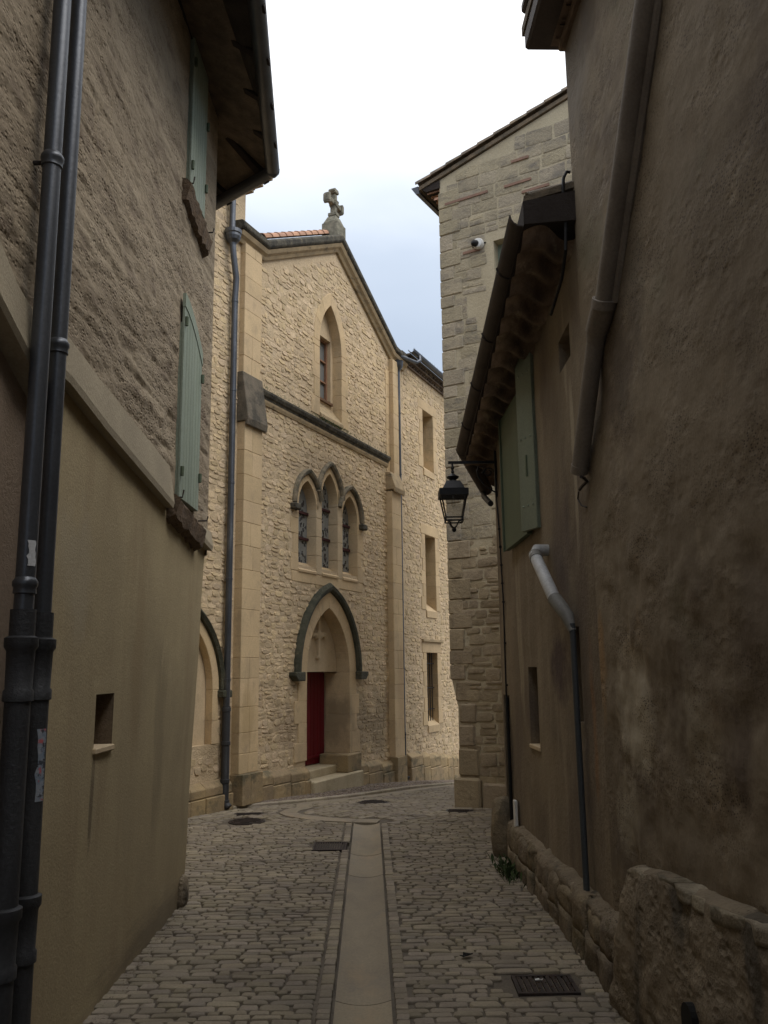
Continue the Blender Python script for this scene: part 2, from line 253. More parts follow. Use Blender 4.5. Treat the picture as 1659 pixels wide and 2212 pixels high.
class MB:
    def __init__(s): s.v = []; s.f = []
    def add(s, vs, fs):
        k = len(s.v); s.v += [tuple(p) for p in vs]; s.f += [tuple(i+k for i in f) for f in fs]; return s
    def hexa(s, p):   # 8 points: 4 bottom/back then 4 matching
        return s.add(p, [(3, 2, 1, 0), (4, 5, 6, 7), (0, 1, 5, 4), (1, 2, 6, 5), (2, 3, 7, 6), (3, 0, 4, 7)])
    def fbox(s, F, a0, a1, z0, z1, n0, n1):
        return s.hexa([F.P(a0, z0, n0), F.P(a1, z0, n0), F.P(a1, z1, n0), F.P(a0, z1, n0), F.P(a0, z0, n1), F.P(a1, z0, n1), F.P(a1, z1, n1), F.P(a0, z1, n1)])
    def box(s, x0, x1, y0, y1, z0, z1):
        return s.hexa([(x0, y0, z0), (x1, y0, z0), (x1, y1, z0), (x0, y1, z0), (x0, y0, z1), (x1, y0, z1), (x1, y1, z1), (x0, y1, z1)])
    def prism(s, F, poly, n0, n1):       # polygon in (a,z), extruded along n
        k = len(poly); vs = [F.P(a, z, n0) for a, z in poly]+[F.P(a, z, n1) for a, z in poly]
        return s.add(vs, [tuple(range(k))[::-1], tuple(range(k, 2*k))]+[(i, (i+1) % k, (i+1) % k+k, i+k) for i in range(k)])
    def tube(s, pts, r, seg=12, cap=True):
        pts = [Vector(p) for p in pts]; rs = r if isinstance(r, (list, tuple)) else [r]*len(pts)
        rings = []; up = None
        for i, p in enumerate(pts):
            t = (pts[min(i+1, len(pts)-1)]-pts[max(i-1, 0)]).normalized()
            if up is None: up = t.orthogonal().normalized()
            up = (up - t*up.dot(t)); up = up.normalized() if up.length > 1e-6 else t.orthogonal().normalized()
            b = t.cross(up)
            rings.append([p+(up*math.cos(q)+b*math.sin(q))*rs[i] for q in [2*math.pi*j/seg for j in range(seg)]])
        vs = [q for rg in rings for q in rg]; fs = []
        for i in range(len(pts)-1):
            for j in range(seg): fs.append((i*seg+j, i*seg+(j+1) % seg, (i+1)*seg+(j+1) % seg, (i+1)*seg+j))
        if cap: fs += [tuple(range(seg))[::-1], tuple(range((len(pts)-1)*seg, len(pts)*seg))]
        return s.add(vs, fs)
    def lathe(s, c, prof, seg=16, axis=Vector((0, 0, 1))):
        c = Vector(c); q = axis.to_track_quat('Z', 'Y'); vs = []
        for r, z in prof:
            for j in range(seg):
                an = 2*math.pi*j/seg; vs.append(c+q@Vector((r*math.cos(an), r*math.sin(an), z)))
        fs = [(i*seg+j, i*seg+(j+1) % seg, (i+1)*seg+(j+1) % seg, (i+1)*seg+j) for i in range(len(prof)-1) for j in range(seg)]
        fs += [tuple(range(seg))[::-1], tuple(range((len(prof)-1)*seg, len(prof)*seg))]
        return s.add(vs, fs)
    def sweep(s, F, path, prof, closed=False):
        """path: list of (a,z); prof: list of (offset outward from path, n). offset measured to the left of travel"""
        k = len(prof); vs = []
        for i, (a, z) in enumerate(path):
            p0 = path[max(i-1, 0)]; p1 = path[min(i+1, len(path)-1)]
            def nrm(q0, q1):
                d = Vector((q1[0]-q0[0], q1[1]-q0[1])).normalized(); return Vector((-d.y, d.x))
            if i == 0: m = nrm(path[0], path[1])
            elif i == len(path)-1: m = nrm(path[-2], path[-1])
            else:
                n1, n2 = nrm(p0, path[i]), nrm(path[i], p1); m = (n1+n2); m = m/ max(.3, m.length_squared/2)
            for o, n in prof: vs.append(F.P(a+m.x*o, z+m.y*o, n))
        fs = []
        for i in range(len(path)-1):
            for j in range(k): fs.append((i*k+j, i*k+(j+1) % k, (i+1)*k+(j+1) % k, (i+1)*k+j))
        fs += [tuple(range(k))[::-1], tuple(range((len(path)-1)*k, len(path)*k))]
        return s.add(vs, fs)
    def build(s, name, m, parent=None, smooth=False, bevel=0, origin=None, mat2=None):
        me = bpy.data.meshes.new(name)
        o0 = Vector(origin) if origin is not None else Vector((0, 0, 0))
        me.from_pydata([Vector(v)-o0 for v in s.v], [], s.f)
        bm = bmesh.new(); bm.from_mesh(me)
        bmesh.ops.recalc_face_normals(bm, faces=bm.faces)
        if bevel:
            bmesh.ops.bevel(bm, geom=[e for e in bm.edges if len(e.link_faces) == 2 and e.calc_face_angle(0) > .5], offset=bevel, segments=1, affect='EDGES')
        bm.to_mesh(me); bm.free()
        if smooth:
            me.shade_smooth()
            try: me.set_sharp_from_angle(angle=math.radians(40))
            except Exception: pass
        me.materials.append(m)
        return link(name, me, parent, Matrix.Translation(o0) if origin is not None else None)
def plate(name, F, outer, holes, n0, thick, m, parent=None, smooth=False):
    bm = bmesh.new(); loops = []
    for lp in [outer]+holes:
        vs = [bm.verts.new(F.P(a, z, n0)) for a, z in lp]; es = [bm.edges.new((vs[i], vs[(i+1) % len(vs)])) for i in range(len(vs))]
        loops.append((vs, es, lp))
    bmesh.ops.triangle_fill(bm, use_beauty=True, use_dissolve=False, edges=[e for l in loops for e in l[1]], normal=F.n)
    for vs, es, lp in loops:
        bs = [bm.verts.new(F.P(a, z, n0-thick)) for a, z in lp]
        for i in range(len(vs)):
            j = (i+1) % len(vs); bm.faces.new((vs[i], vs[j], bs[j], bs[i]))
    bmesh.ops.recalc_face_normals(bm, faces=bm.faces)
    me = bpy.data.meshes.new(name); bm.to_mesh(me); bm.free(); me.materials.append(m)
    return link(name, me, parent)
def relief(name, fn, us, vs, m, parent=None, holes=(), smooth=True, kind=None):
    """grid surface fn(u,v)->Vector over coordinate lists, cells inside holes left open"""
    nu, nv = len(us), len(vs)
    V = [fn(u, v) for v in vs for u in us]; Fc = []
    for j in range(nv-1):
        for i in range(nu-1):
            cu_, cv_ = (us[i]+us[i+1])/2, (vs[j]+vs[j+1])/2
            if any(h[0] < cu_ < h[1] and h[2] < cv_ < h[3] for h in holes): continue
            k = j*nu+i; Fc.append((k, k+1, k+nu+1, k+nu))
    me = bpy.data.meshes.new(name); me.from_pydata(V, [], Fc); me.materials.append(m)
    if smooth: me.shade_smooth()
    return tag(link(name, me, parent), kind=kind)
def lin(a, b, n, extra=()):
    x = list(np.linspace(a, b, n))
    for e_ in extra:
        if a < e_ < b: x.append(e_)
    return sorted(set(round(float(q), 5) for q in x))
def fbm(p, o=4): return noise.fractal(Vector(p), 1.0, 2.0, o)

# ------------------------------------------------------------------ stone library
rng = random.Random(7)
def stone_variant(seed, expo, jit, rings, nseg=11):
    r = random.Random(seed); pts = []
    ph = [r.uniform(0, 6.28) for _ in range(3)]
    base = []
    for i in range(nseg):
        a = 2*math.pi*(i+r.uniform(-.25, .25))/nseg
        c, s_ = math.cos(a), math.sin(a)
        rad = (abs(c)**expo+abs(s_)**expo)**(-1/expo)*.5
        rad *= 1+jit*(r.uniform(-1, 1)*.6+.4*math.sin(2*a+ph[0]))
        base.append((c*rad, s_*rad))
    V = []; F_ = []
    for k, (sc, z) in enumerate(rings):
        for x, y in base: V.append((x*sc, y*sc, z*(1+r.uniform(-.12, .12)*(k > 0))))
    for k in range(len(rings)-1):
        for i in range(nseg): j = (i+1) % nseg; F_.append((k*nseg+i, k*nseg+j, (k+1)*nseg+j, (k+1)*nseg+i))
    V.append((r.uniform(-.06, .06), r.uniform(-.06, .06), rings[-1][1]*(1+r.uniform(-.1, .15)))); c = len(V)-1; k = len(rings)-1
    for i in range(nseg): F_.append((k*nseg+i, k*nseg+(i+1) % nseg, c))
    return V, F_
def rect_variant(seed, cr_, jit, rings):
    r = random.Random(seed); base = []
    for sx, sy in ((1, 1), (-1, 1), (-1, -1), (1, -1)):
        k = cr_*r.uniform(.6, 1.3); kx, ky = k*.55, k
        q = [(.5-kx, .5), (.5-kx*.3, .5-ky*.3), (.5, .5-ky)]
        if sx*sy > 0: q = q[::-1]
        for x, y in q: base.append((sx*x+r.uniform(-jit, jit), sy*y+r.uniform(-jit, jit)))
    n = len(base); V = []; F_ = []
    for k, (sc, z) in enumerate(rings):
        for x, y in base: V.append((x*sc, y*sc, z*(1+r.uniform(-.1, .1)*(k > 0))))
    for k in range(len(rings)-1):
        for i in range(n): j = (i+1) % n; F_.append((k*n+i, k*n+j, (k+1)*n+j, (k+1)*n+i))
    V.append((0, 0, rings[-1][1]*(1+r.uniform(-.05, .1)))); k = len(rings)-1
    for i in range(n): F_.append((k*n+i, k*n+(i+1) % n, k*n+n))
    return V, F_
LIB = {}
def lib(kind):
    if kind in LIB: return LIB[kind]
    if kind == 'cobble': L = [rect_variant(100+i, .22, .035, [(1.0, -.35), (.98, .70), (.88, 1.0)]) for i in range(16)]
    elif kind == 'rubble': L = [stone_variant(200+i, 3.4, .20, [(1.04, -.6), (.94, .80), (.72, 1.0)], 9) for i in range(24)]
    elif kind == 'block': L = [rect_variant(300+i, .10, .018, [(1.0, -.8), (.975, .8), (.90, 1.0)]) for i in range(14)]
    elif kind == 'rough': L = [rect_variant(500+i, .22, .05, [(1.0, -.8), (.95, .75), (.82, 1.0)]) for i in range(18)]
    elif kind == 'pebble': L = [stone_variant(400+i, 2.4, .12, [(1.0, -.3), (.8, .8)], 7) for i in range(6)]
    LIB[kind] = L; return L
def lay(stones, kind, name, m, parent, limit=300, stuffname=None, smooth=True, group=None):
    """stones: list of (matrix, weight). The ones that show largest become objects, the rest one joined mesh"""
    L = lib(kind); meshes = {}
    def mesh(i):
        key = (kind, i, m.name)
        if key not in MESH:
            me = bpy.data.meshes.new(name); me.from_pydata(L[i][0], [], L[i][1]); me.materials.append(m)
            if smooth: me.shade_smooth()
            MESH[key] = me
        return MESH[key]
    order = sorted(range(len(stones)), key=lambda i: -stones[i][1])
    solo = set(i for i in order[:limit] if stones[i][1] > 0)
    for i in order[:limit]:
        if i not in solo: continue
        k = (i*7+3) % len(L); o = bpy.data.objects.new(name, mesh(k)); COL.objects.link(o)
        o.parent = parent; o.matrix_parent_inverse = PINV[parent.name]; o.matrix_basis = stones[i][0]
    rest = [i for i in range(len(stones)) if i not in solo]
    if rest:
        VV = []; FF = []; off = 0
        for i in rest:
            V, F_ = L[(i*7+3) % len(L)]; A = np.array(V); Mx = np.array(stones[i][0])
            VV.append(A@Mx[:3, :3].T+Mx[:3, 3]); FF += [tuple(q+off for q in f) for f in F_]; off += len(V)
        me = bpy.data.meshes.new(stuffname or name); me.from_pydata(np.concatenate(VV).tolist(), [], FF); me.materials.append(m)
        if smooth: me.shade_smooth()
        tag(link(stuffname or name+'_field', me, parent), kind='stuff')
MESH = {}
def smat(c, ex, up, nn, w, h, d, rot=0, tx=0, ty=0):
    R = Matrix((ex, up, nn)).transposed() @ Matrix.Rotation(rot, 3, 'Z') @ Matrix.Rotation(tx, 3, 'X') @ Matrix.Rotation(ty, 3, 'Y') @ Matrix.Diagonal((w, h, d))
    return Matrix.Translation(c) @ R.to_4x4()
def weight(c, w, h, umin=-50, umax=1720):
    u, v, z = proj(c)
    if z < .2 or not (umin < u < umax and -40 < v < 2250): return 0
    return w*h/z**2
def courses(F, a0, a1, z0, z1, hr, wr, gap, ok, depth, r, n=0.0, tilt=.12, jig=.012, split=.2, umin=-50, umax=1720):
    out = []; z = z0; row = 0
    while z < z1:
        hh = r.uniform(*hr); a = a0 - r.uniform(0, wr[1])
        while a < a1:
            ww = r.uniform(*wr); wob = .03*noise.noise(Vector((a*.9, z*.7, row*.1)))
            parts = [(a+ww/2, z+hh/2, ww, hh)]
            if r.random() < split and hh > .1: parts = [(a+ww/2, z+hh*.27, ww, hh*.5), (a+ww/2, z+hh*.77, ww*.9, hh*.5)]
            for (ca, cz, w, h) in parts:
                ca += r.uniform(-jig, jig); cz += wob+r.uniform(-jig, jig)
                if not ok(ca, cz, w, h): continue
                c = F.P(ca, cz, n)
                d = r.uniform(*depth)
                out.append((smat(c, F.e, F.z, F.n, w-gap*r.uniform(.5, 1.4), h-gap*r.uniform(.5, 1.4), d, r.uniform(-.06, .06), r.uniform(-tilt, tilt), r.uniform(-tilt, tilt)*.6), weight(c, w, h, umin, umax)))
            a += ww
        z += hh; row += 1
    return out

# pointed arches -------------------------------------------------
def arch_pts(c, w, zs, rise, n=9, t=0.0):
    """points from right spring over the apex to left spring; offset t outwards"""
    R = (w*w+rise*rise)/(2*w); cx = w-R; Rt = R+t
    th1 = math.acos(max(-1, min(1, -cx/Rt))); pts = []
    for i in range(n+1):
        q = th1*i/n; pts.append((c+cx+Rt*math.cos(q), zs+Rt*math.sin(q)))
    left = [(2*c-a, z) for a, z in pts[:-1]][::-1]
    return pts+left
def lancet(c, w, z0, zs, rise, n=9, t=0.0):   # closed outline, counter-clockwise from bottom left
    return [(c-w-t, z0), (c+w+t, z0)]+arch_pts(c, w, zs, rise, n, t)
def ring_blocks(F, c, w, zs, rise, t, n0, n1, per, name, m, parent, sub=3):
    inn = arch_pts(c, w, zs, rise, per*sub); out = arch_pts(c, w, zs, rise, per*sub, t)
    for k in range(0, len(inn)-1, sub):
        ii = inn[k:k+sub+1]; oo = out[k:k+sub+1]
        MB().prism(F, ii+oo[::-1], n0, n1).build(name, m, parent, bevel=.006)
def jamb_blocks(F, a_in, sgn, z0, z1, wa, wb, n0, n1, name, m, parent, hh=.3, seed=1):
    r = random.Random(seed); z = z0; k = 0
    while z < z1-.03:
        h = min(hh*r.uniform(.85, 1.2), z1-z)
        if z1-z-h < .12: h = z1-z
        w = (wa if k % 2 else wb)*r.uniform(.92, 1.06)
        a0, a1 = sorted((a_in, a_in+sgn*w))
        MB().fbox(F, a0, a1, z+.001, z+h-.001, n0, n1+r.uniform(-.002, .003)).build(name, m, parent, bevel=.005)
        z += h; k += 1
def half_tile(c, axis, up, L, r1, r2, th=.014, seg=7, hump=True):
    mb = MB(); axis = Vector(axis).normalized(); up = Vector(up); up = (up-axis*up.dot(axis)).normalized(); sd_ = axis.cross(up); c = Vector(c)
    sg = 1 if hump else -1
    vs = []
    for t_, r in ((0, r1), (1, r2)):
        for rr in (r, r-th):
            for j in range(seg):
                q = math.pi*j/(seg-1); vs.append(c+axis*L*t_+sd_*rr*math.cos(q)+up*sg*rr*math.sin(q))
    o = seg; fs = []
    for j in range(seg-1):
        fs += [(j, j+1, 2*o+j+1, 2*o+j), (o+j+1, o+j, 3*o+j, 3*o+j+1), (j+1, j, o+j, o+j+1), (2*o+j, 2*o+j+1, 3*o+j+1, 3*o+j)]
    fs += [(0, 2*o, 3*o, o), (o-1, 2*o-1, 4*o-1, 3*o-1)]
    return mb.add(vs, fs)

# ================================================================== GROUND, STREET
TH = -30.5
L_F = Fr(-1.69, 8.1, -.0, 1)            # left house upper wall plane (slight turn below)
LW = Fr(-1.852, 0, .02, 1)     # a = distance along the street
RB = Fr(1.335+.04*10.1, 0, -.04, 1, flip=True)
RC = Fr(1.5+.03*6.0, 0, -.03, 1, flip=True)
CH = Fr(-2.45, 13.665, .449, 1)
TW = Fr(1.055, 13.568, math.cos(math.radians(TH)), math.sin(math.radians(TH)))
def gl_x(y): return -.158-.0187*(y-5.4)      # centre line of the gutter
GW = .178
def street():
    # terrain sheet below everything
    ys = [-60, -20, 0, 8, 12.6, 13.2, 14, 15, 16, 17, 18, 19, 20, 21.7, 23.4, 26, 30, 45, 80, 200]
    xs = [-120, -30, -8, -3, 0, 3, 8, 30, 120]
    V = [(x, y, gz(y)-.30) for y in ys for x in xs]; n = len(xs)
    Fc = [(j*n+i, j*n+i+1, (j+1)*n+i+1, (j+1)*n+i) for j in range(len(ys)-1) for i in range(n-1)]
    me = bpy.data.meshes.new('ground'); me.from_pydata(V, [], Fc); me.materials.append(M_ground)
    tag(link('ground', me), 'bare earth under and around the houses', kind='structure')
    # street bed (joint mortar) as fine sheet
    def bed(x, y):
        d = abs(x-gl_x(y)); z = gz(y)
        if y < 12.1 and d < GW+.02: z -= .055
        return Vector((x, y, z+.006*fbm((x*2, y*2, 3), 3)))
    ys = lin(-14, 26, 340); xs = lin(-3.6, 6.0, 80)
    road = relief('street', bed, xs, ys, M_cobj, kind='structure')
    road['label'] = 'narrow cobbled street with a stone gutter down its middle'
    r = random.Random(3); st = []
    UPZ = Vector((0, 0, 1))
    iron = [(-.88, -.47, 10.24, 10.72), (.78, 1.22, 5.78, 6.15)]
    man = [(-1.92, 12.25, .27), (-.235, 14.45, .27)]
    def free(x, y, pad=.07):
        for a, b, c, d in iron:
            if a-pad < x < b+pad and c-.03 < y < d+.03: return False
        for mx_, my_, mr in man:
            if math.hypot(x-mx_, y-my_) < mr+.06: return False
        if math.hypot((x+2.0)/.3, (y-12.95)/.14) < 1: return False
        if abs(x-1.03) < .2 and abs(y-13.0) < .17: return False
        return True
    def left_lim(y): return -1.80 if y < 8.1 else -1.80-(y-8.1)*1.1
    def right_lim(y): return 1.22+.03*(10-y) if y < 9.4 else (1.33+(y-10.2)*.22 if y > 10.2 else 1.2)
    # region 1: rows across the street
    y = .4; row = 0
    while y < 11.95:
        hh = r.uniform(.062, .092)
        for side in (-1, 1):
            g = gl_x(y); x0, x1 = (left_lim(y), g-GW-.115) if side < 0 else (g+GW+.115, right_lim(y)+.1)
            x = x0 + r.uniform(-.06, .02)
            while x < x1-.05:
                w = r.choice([r.uniform(.08, .14), r.uniform(.12, .2), r.uniform(.15, .25)])
                if x+w > x1-.05: w = x1-x
                cx, cy = x+w/2, y+hh/2+.02*math.sin(x*1.7+y*.3)
                if free(cx, cy, .02 if side < 0 else .06):
                    c = Vector((cx, cy, gz(cy)+.004))
                    gp = r.uniform(.008, .022)
                    M_ = smat(c, Vector((1, 0, 0)), Vector((0, 1, 0)), UPZ, w-gp, hh-r.uniform(.008, .016), r.uniform(.009, .019), r.uniform(-.035, .035), r.uniform(-.05, .05), r.uniform(-.03, .03))
                    ww = weight(c, w, hh, -20, 1680)
                    st.append((M_, ww*.5 if cy > 7 else ww))
                x += w
        y += hh; row += 1
    # region 2: beyond the gutter end, rows fan round towards the right-hand street
    cen = Vector((2.6, 9.2))
    R_ = 2.2
    kf = [Vector(q) for q in ()]
    while R_ < 17:
        hh = r.uniform(.075, .11); th = math.radians(20)
        while th < math.radians(172):
            w = r.uniform(.1, .22); x, yy = cen.x+R_*math.cos(th), cen.y+R_*math.sin(th)
            dth = w/R_; thc = th+dth/2; x, yy = cen.x+R_*math.cos(thc), cen.y+R_*math.sin(thc)
            th += dth
            if yy < 12.0 or yy > 24 or x > 4: continue
            if x > left_lim(yy) and yy < 12.0: continue
            # keep off the pavement / church side
            rel = Vector((x, yy, 0))-CH.o; nn = rel.dot(CH.n); aa = rel.dot(CH.e)
            if nn < walk_w(aa)+.22 : continue
            if near_ribbon(x, yy) or not free(x, yy): continue
            relt = Vector((x, yy, 0))-TW.o
            if relt.dot(TW.n) < .0 and relt.dot(TW.e) > -.0: continue
            c = Vector((x, yy, gz(yy)+.004))
            ex = Vector((-math.sin(thc), math.cos(thc), 0)); up_ = Vector((math.cos(thc), math.sin(thc), 0))
            st.append((smat(c, ex, -up_ if False else UPZ.cross(ex), UPZ, w-.016, hh-.016, r.uniform(.008, .018), r.uniform(-.03, .03), r.uniform(-.04, .04), 0), 0))
        R_ += hh
    lay(st, 'cobble', 'cobble_stone', M_cob, road, 300, 'cobble_field')
    # border setts on both sides of the gutter
    bs = []
    for side in (-1, 1):
        y = .4
        while y < 11.9:
            l = r.uniform(.07, .12); cy = y+l/2; cx = gl_x(cy)+side*(GW+.056)
            if not any(a < cx < b and c < cy < d for a, b, c, d in iron):
                c = Vector((cx, cy, gz(cy)+.006))
                bs.append((smat(c, Vector((1, 0, 0)), Vector((0, 1, 0)), UPZ, .080*r.uniform(.9, 1.05), l-.012, r.uniform(.012, .02), r.uniform(-.05, .05), 0, 0), weight(c, .1, l)))
            y += l
    lay(bs, 'block', 'border_sett', M_cob, road, 300, 'border_sett_field')
    # gutter slabs (shallow dished)
    cuts = [.4, 2.1, 3.6, 5.72, 7.55, 9.05, 10.05, 11.1, 12.0]
    for a, b in zip(cuts[:-1], cuts[1:]):
        mb = MB(); nx = 8; ny = 6; V = []
        for j in range(ny+1):
            yy = a+.004+(b-a-.008)*j/ny
            for i in range(nx+1):
                t_ = -1+2*i/nx; V.append((gl_x(yy)+t_*(GW-.006), yy, gz(yy)+.012-.028*(1-t_*t_)+.002*math.sin(a*9)))
        k = nx+1
        Fc = [(j*k+i, j*k+i+1, (j+1)*k+i+1, (j+1)*k+i) for j in range(ny) for i in range(nx)]
        nb = len(V); per = [i for i in range(k)]+[j*k+nx for j in range(1, ny+1)]+[ny*k+i for i in range(nx-1, -1, -1)]+[j*k for j in range(ny-1, 0, -1)]
        V += [(V[i][0], V[i][1], V[i][2]-.07) for i in per]
        for q in range(len(per)): Fc.append((per[q], per[(q+1) % len(per)], nb+(q+1) % len(per), nb+q))
        mb.add(V, Fc).build('gutter_slab', M_slab, road, smooth=True)
    # ribbon of flat stones that carries the gutter round to the kerb
    P_ = RIB
    k = 0
    for i in range(0, len(P_)-1):
        p, q = P_[i], P_[i+1]; d = (q-p).normalized(); nn = Vector((-d.y, d.x))
        d0 = (P_[i+1]-P_[max(i-1, 0)]).normalized(); d1 = (P_[min(i+2, len(P_)-1)]-P_[i]).normalized()
        n0, n1 = Vector((-d0.y, d0.x)), Vector((-d1.y, d1.x)); hw = .13
        c4 = [p-n0*hw+d*.004, q-n1*hw-d*.004, q+n1*hw-d*.004, p+n0*hw+d*.004]
        MB().hexa([(c.x, c.y, gz(c.y)-.05) for c in c4]+[(c.x, c.y, gz(c.y)+.014) for c in c4]).build('gutter_slab', M_slab, road, bevel=.004)
    return road
# pavement along the church: width as a function of a
def walk_w(a): return float(np.interp(a, [-3, -.6, .2, 1.0, 2.5, 5, 8, 12], [-.3, -.2, .05, .42, .75, .98, 1.05, 1.1]))
KERB = [CH.P(a, 0, walk_w(a)) for a in np.arange(-.3, 13, .55)]
RIB = []
def _rib():
    pts = [Vector((-.12, 12.14)), Vector((-.45, 12.2)), Vector((-.8, 12.32)), Vector((-1.1, 12.5)), Vector((-1.33, 12.75)), Vector((-1.45, 13.05)), Vector((-1.42, 13.38)), Vector((-1.27, 13.72))]
    for a in np.arange(1.15, 11, .5):
        c = CH.P(a, 0, walk_w(a)+.24); pts.append(Vector((c.x, c.y)))
    return pts
RIB = _rib()
def near_ribbon(x, y): return any((Vector((x, y))-(p+q)/2).length < .22 or (Vector((x, y))-p).length < .19 for p, q in zip(RIB[:-1], RIB[1:]))
road = street()
def pavement():
    V = []; Fc = []
    aa = list(np.arange(-.3, 13.3, .2))
    for a in aa:
        for n in (-.3, walk_w(a)): p = CH.P(a, 0, n); V.append((p.x, p.y, sz(CH.P(a, 0, 0).y)-.012))
    for i in range(len(aa)-1): Fc.append((2*i, 2*i+1, 2*i+3, 2*i+2))
    me = bpy.data.meshes.new('pavement'); me.from_pydata(V, [], Fc); me.materials.append(M_walk)
    pv = tag(link('pavement', me), 'raised dark pebble pavement along the foot of the church', kind='structure')
    r = random.Random(12); st = []
    for _ in range(4200):
        a = r.uniform(-.1, 11); w = walk_w(a)
        if w < .05: continue
        n = r.uniform(0, w-.02); c = CH.P(a, 0, n); c.z = sz(CH.P(a, 0, 0).y)-.010
        s_ = r.uniform(.035, .075); q = r.uniform(0, 6.28)
        st.append((smat(c, Vector((math.cos(q), math.sin(q), 0)), Vector((-math.sin(q), math.cos(q), 0)), Vector((0, 0, 1)), s_, s_*.7, .016), 0))
    lay(st, 'pebble', 'pebble', mat('pavement_pebble', (.24, .19, .145), (.15, .12, .1), (20, 20, 20), bump=.2, rnd=.35), pv, 0, 'pebble_field')
    for i in range(len(KERB)-1):
        a0, a1 = -.3+.55*i, -.3+.55*(i+1)
        c4 = [CH.P(a0+.004, 0, walk_w(a0)), CH.P(a1-.004, 0, walk_w(a1)), CH.P(a1-.004, 0, walk_w(a1)+.12), CH.P(a0+.004, 0, walk_w(a0)+.12)]
        zt = [sz(CH.P(a, 0, 0).y)+.004 for a in (a0, a1, a1, a0)]
        MB().hexa([(c.x, c.y, zt[k]-.3) for k, c in enumerate(c4)]+[(c.x, c.y, zt[k]) for k, c in enumerate(c4)]).build('kerb_stone', M_kerb, pv, bevel=.012)
pavement()

# ================================================================== CHURCH
church = thing('church', CH.P(3.6, -.2, 0), 'honey coloured rubble stone church with a gable, stone cross and dark red door', 'church')
DC = 3.30; DW = .865                          # door opening centre, half width
wins = [(2.45, .34, 3.97, 4.75, .66), (3.345, .335, 3.97, 5.08, .76), (4.235, .345, 3.97, 4.75, .66)]
_, z_l = CH.px(664, 1039); _, z_c = CH.px(712, 1024); _, z_r = CH.px(756, 1073)
wins = [(2.45, .34, 3.97, z_l-.50, .50), (3.345, .335, 3.97, z_c-.56, .56), (4.235, .345, 3.97, z_r-.50, .50)]
dz_ap = CH.px(708, 1313)[1]
DSP, DRI = 1.98, dz_ap-1.98
UA0, _ = CH.px(690, 800); UA1, _ = CH.px(737, 800); UC, UW = (UA0+UA1)/2, (UA1-UA0)/2
UZT = CH.px(711, 658)[1]; UZB = 6.98
RWN = [(8.46, 9.2, 7.12, 8.66), (8.46, 9.17, 3.5, 5.38), (8.41, 9.15, .72, 2.43)]
LB = (-1.25, .8, .95, 1.75, 1.1)                # blind arch left of the pipe
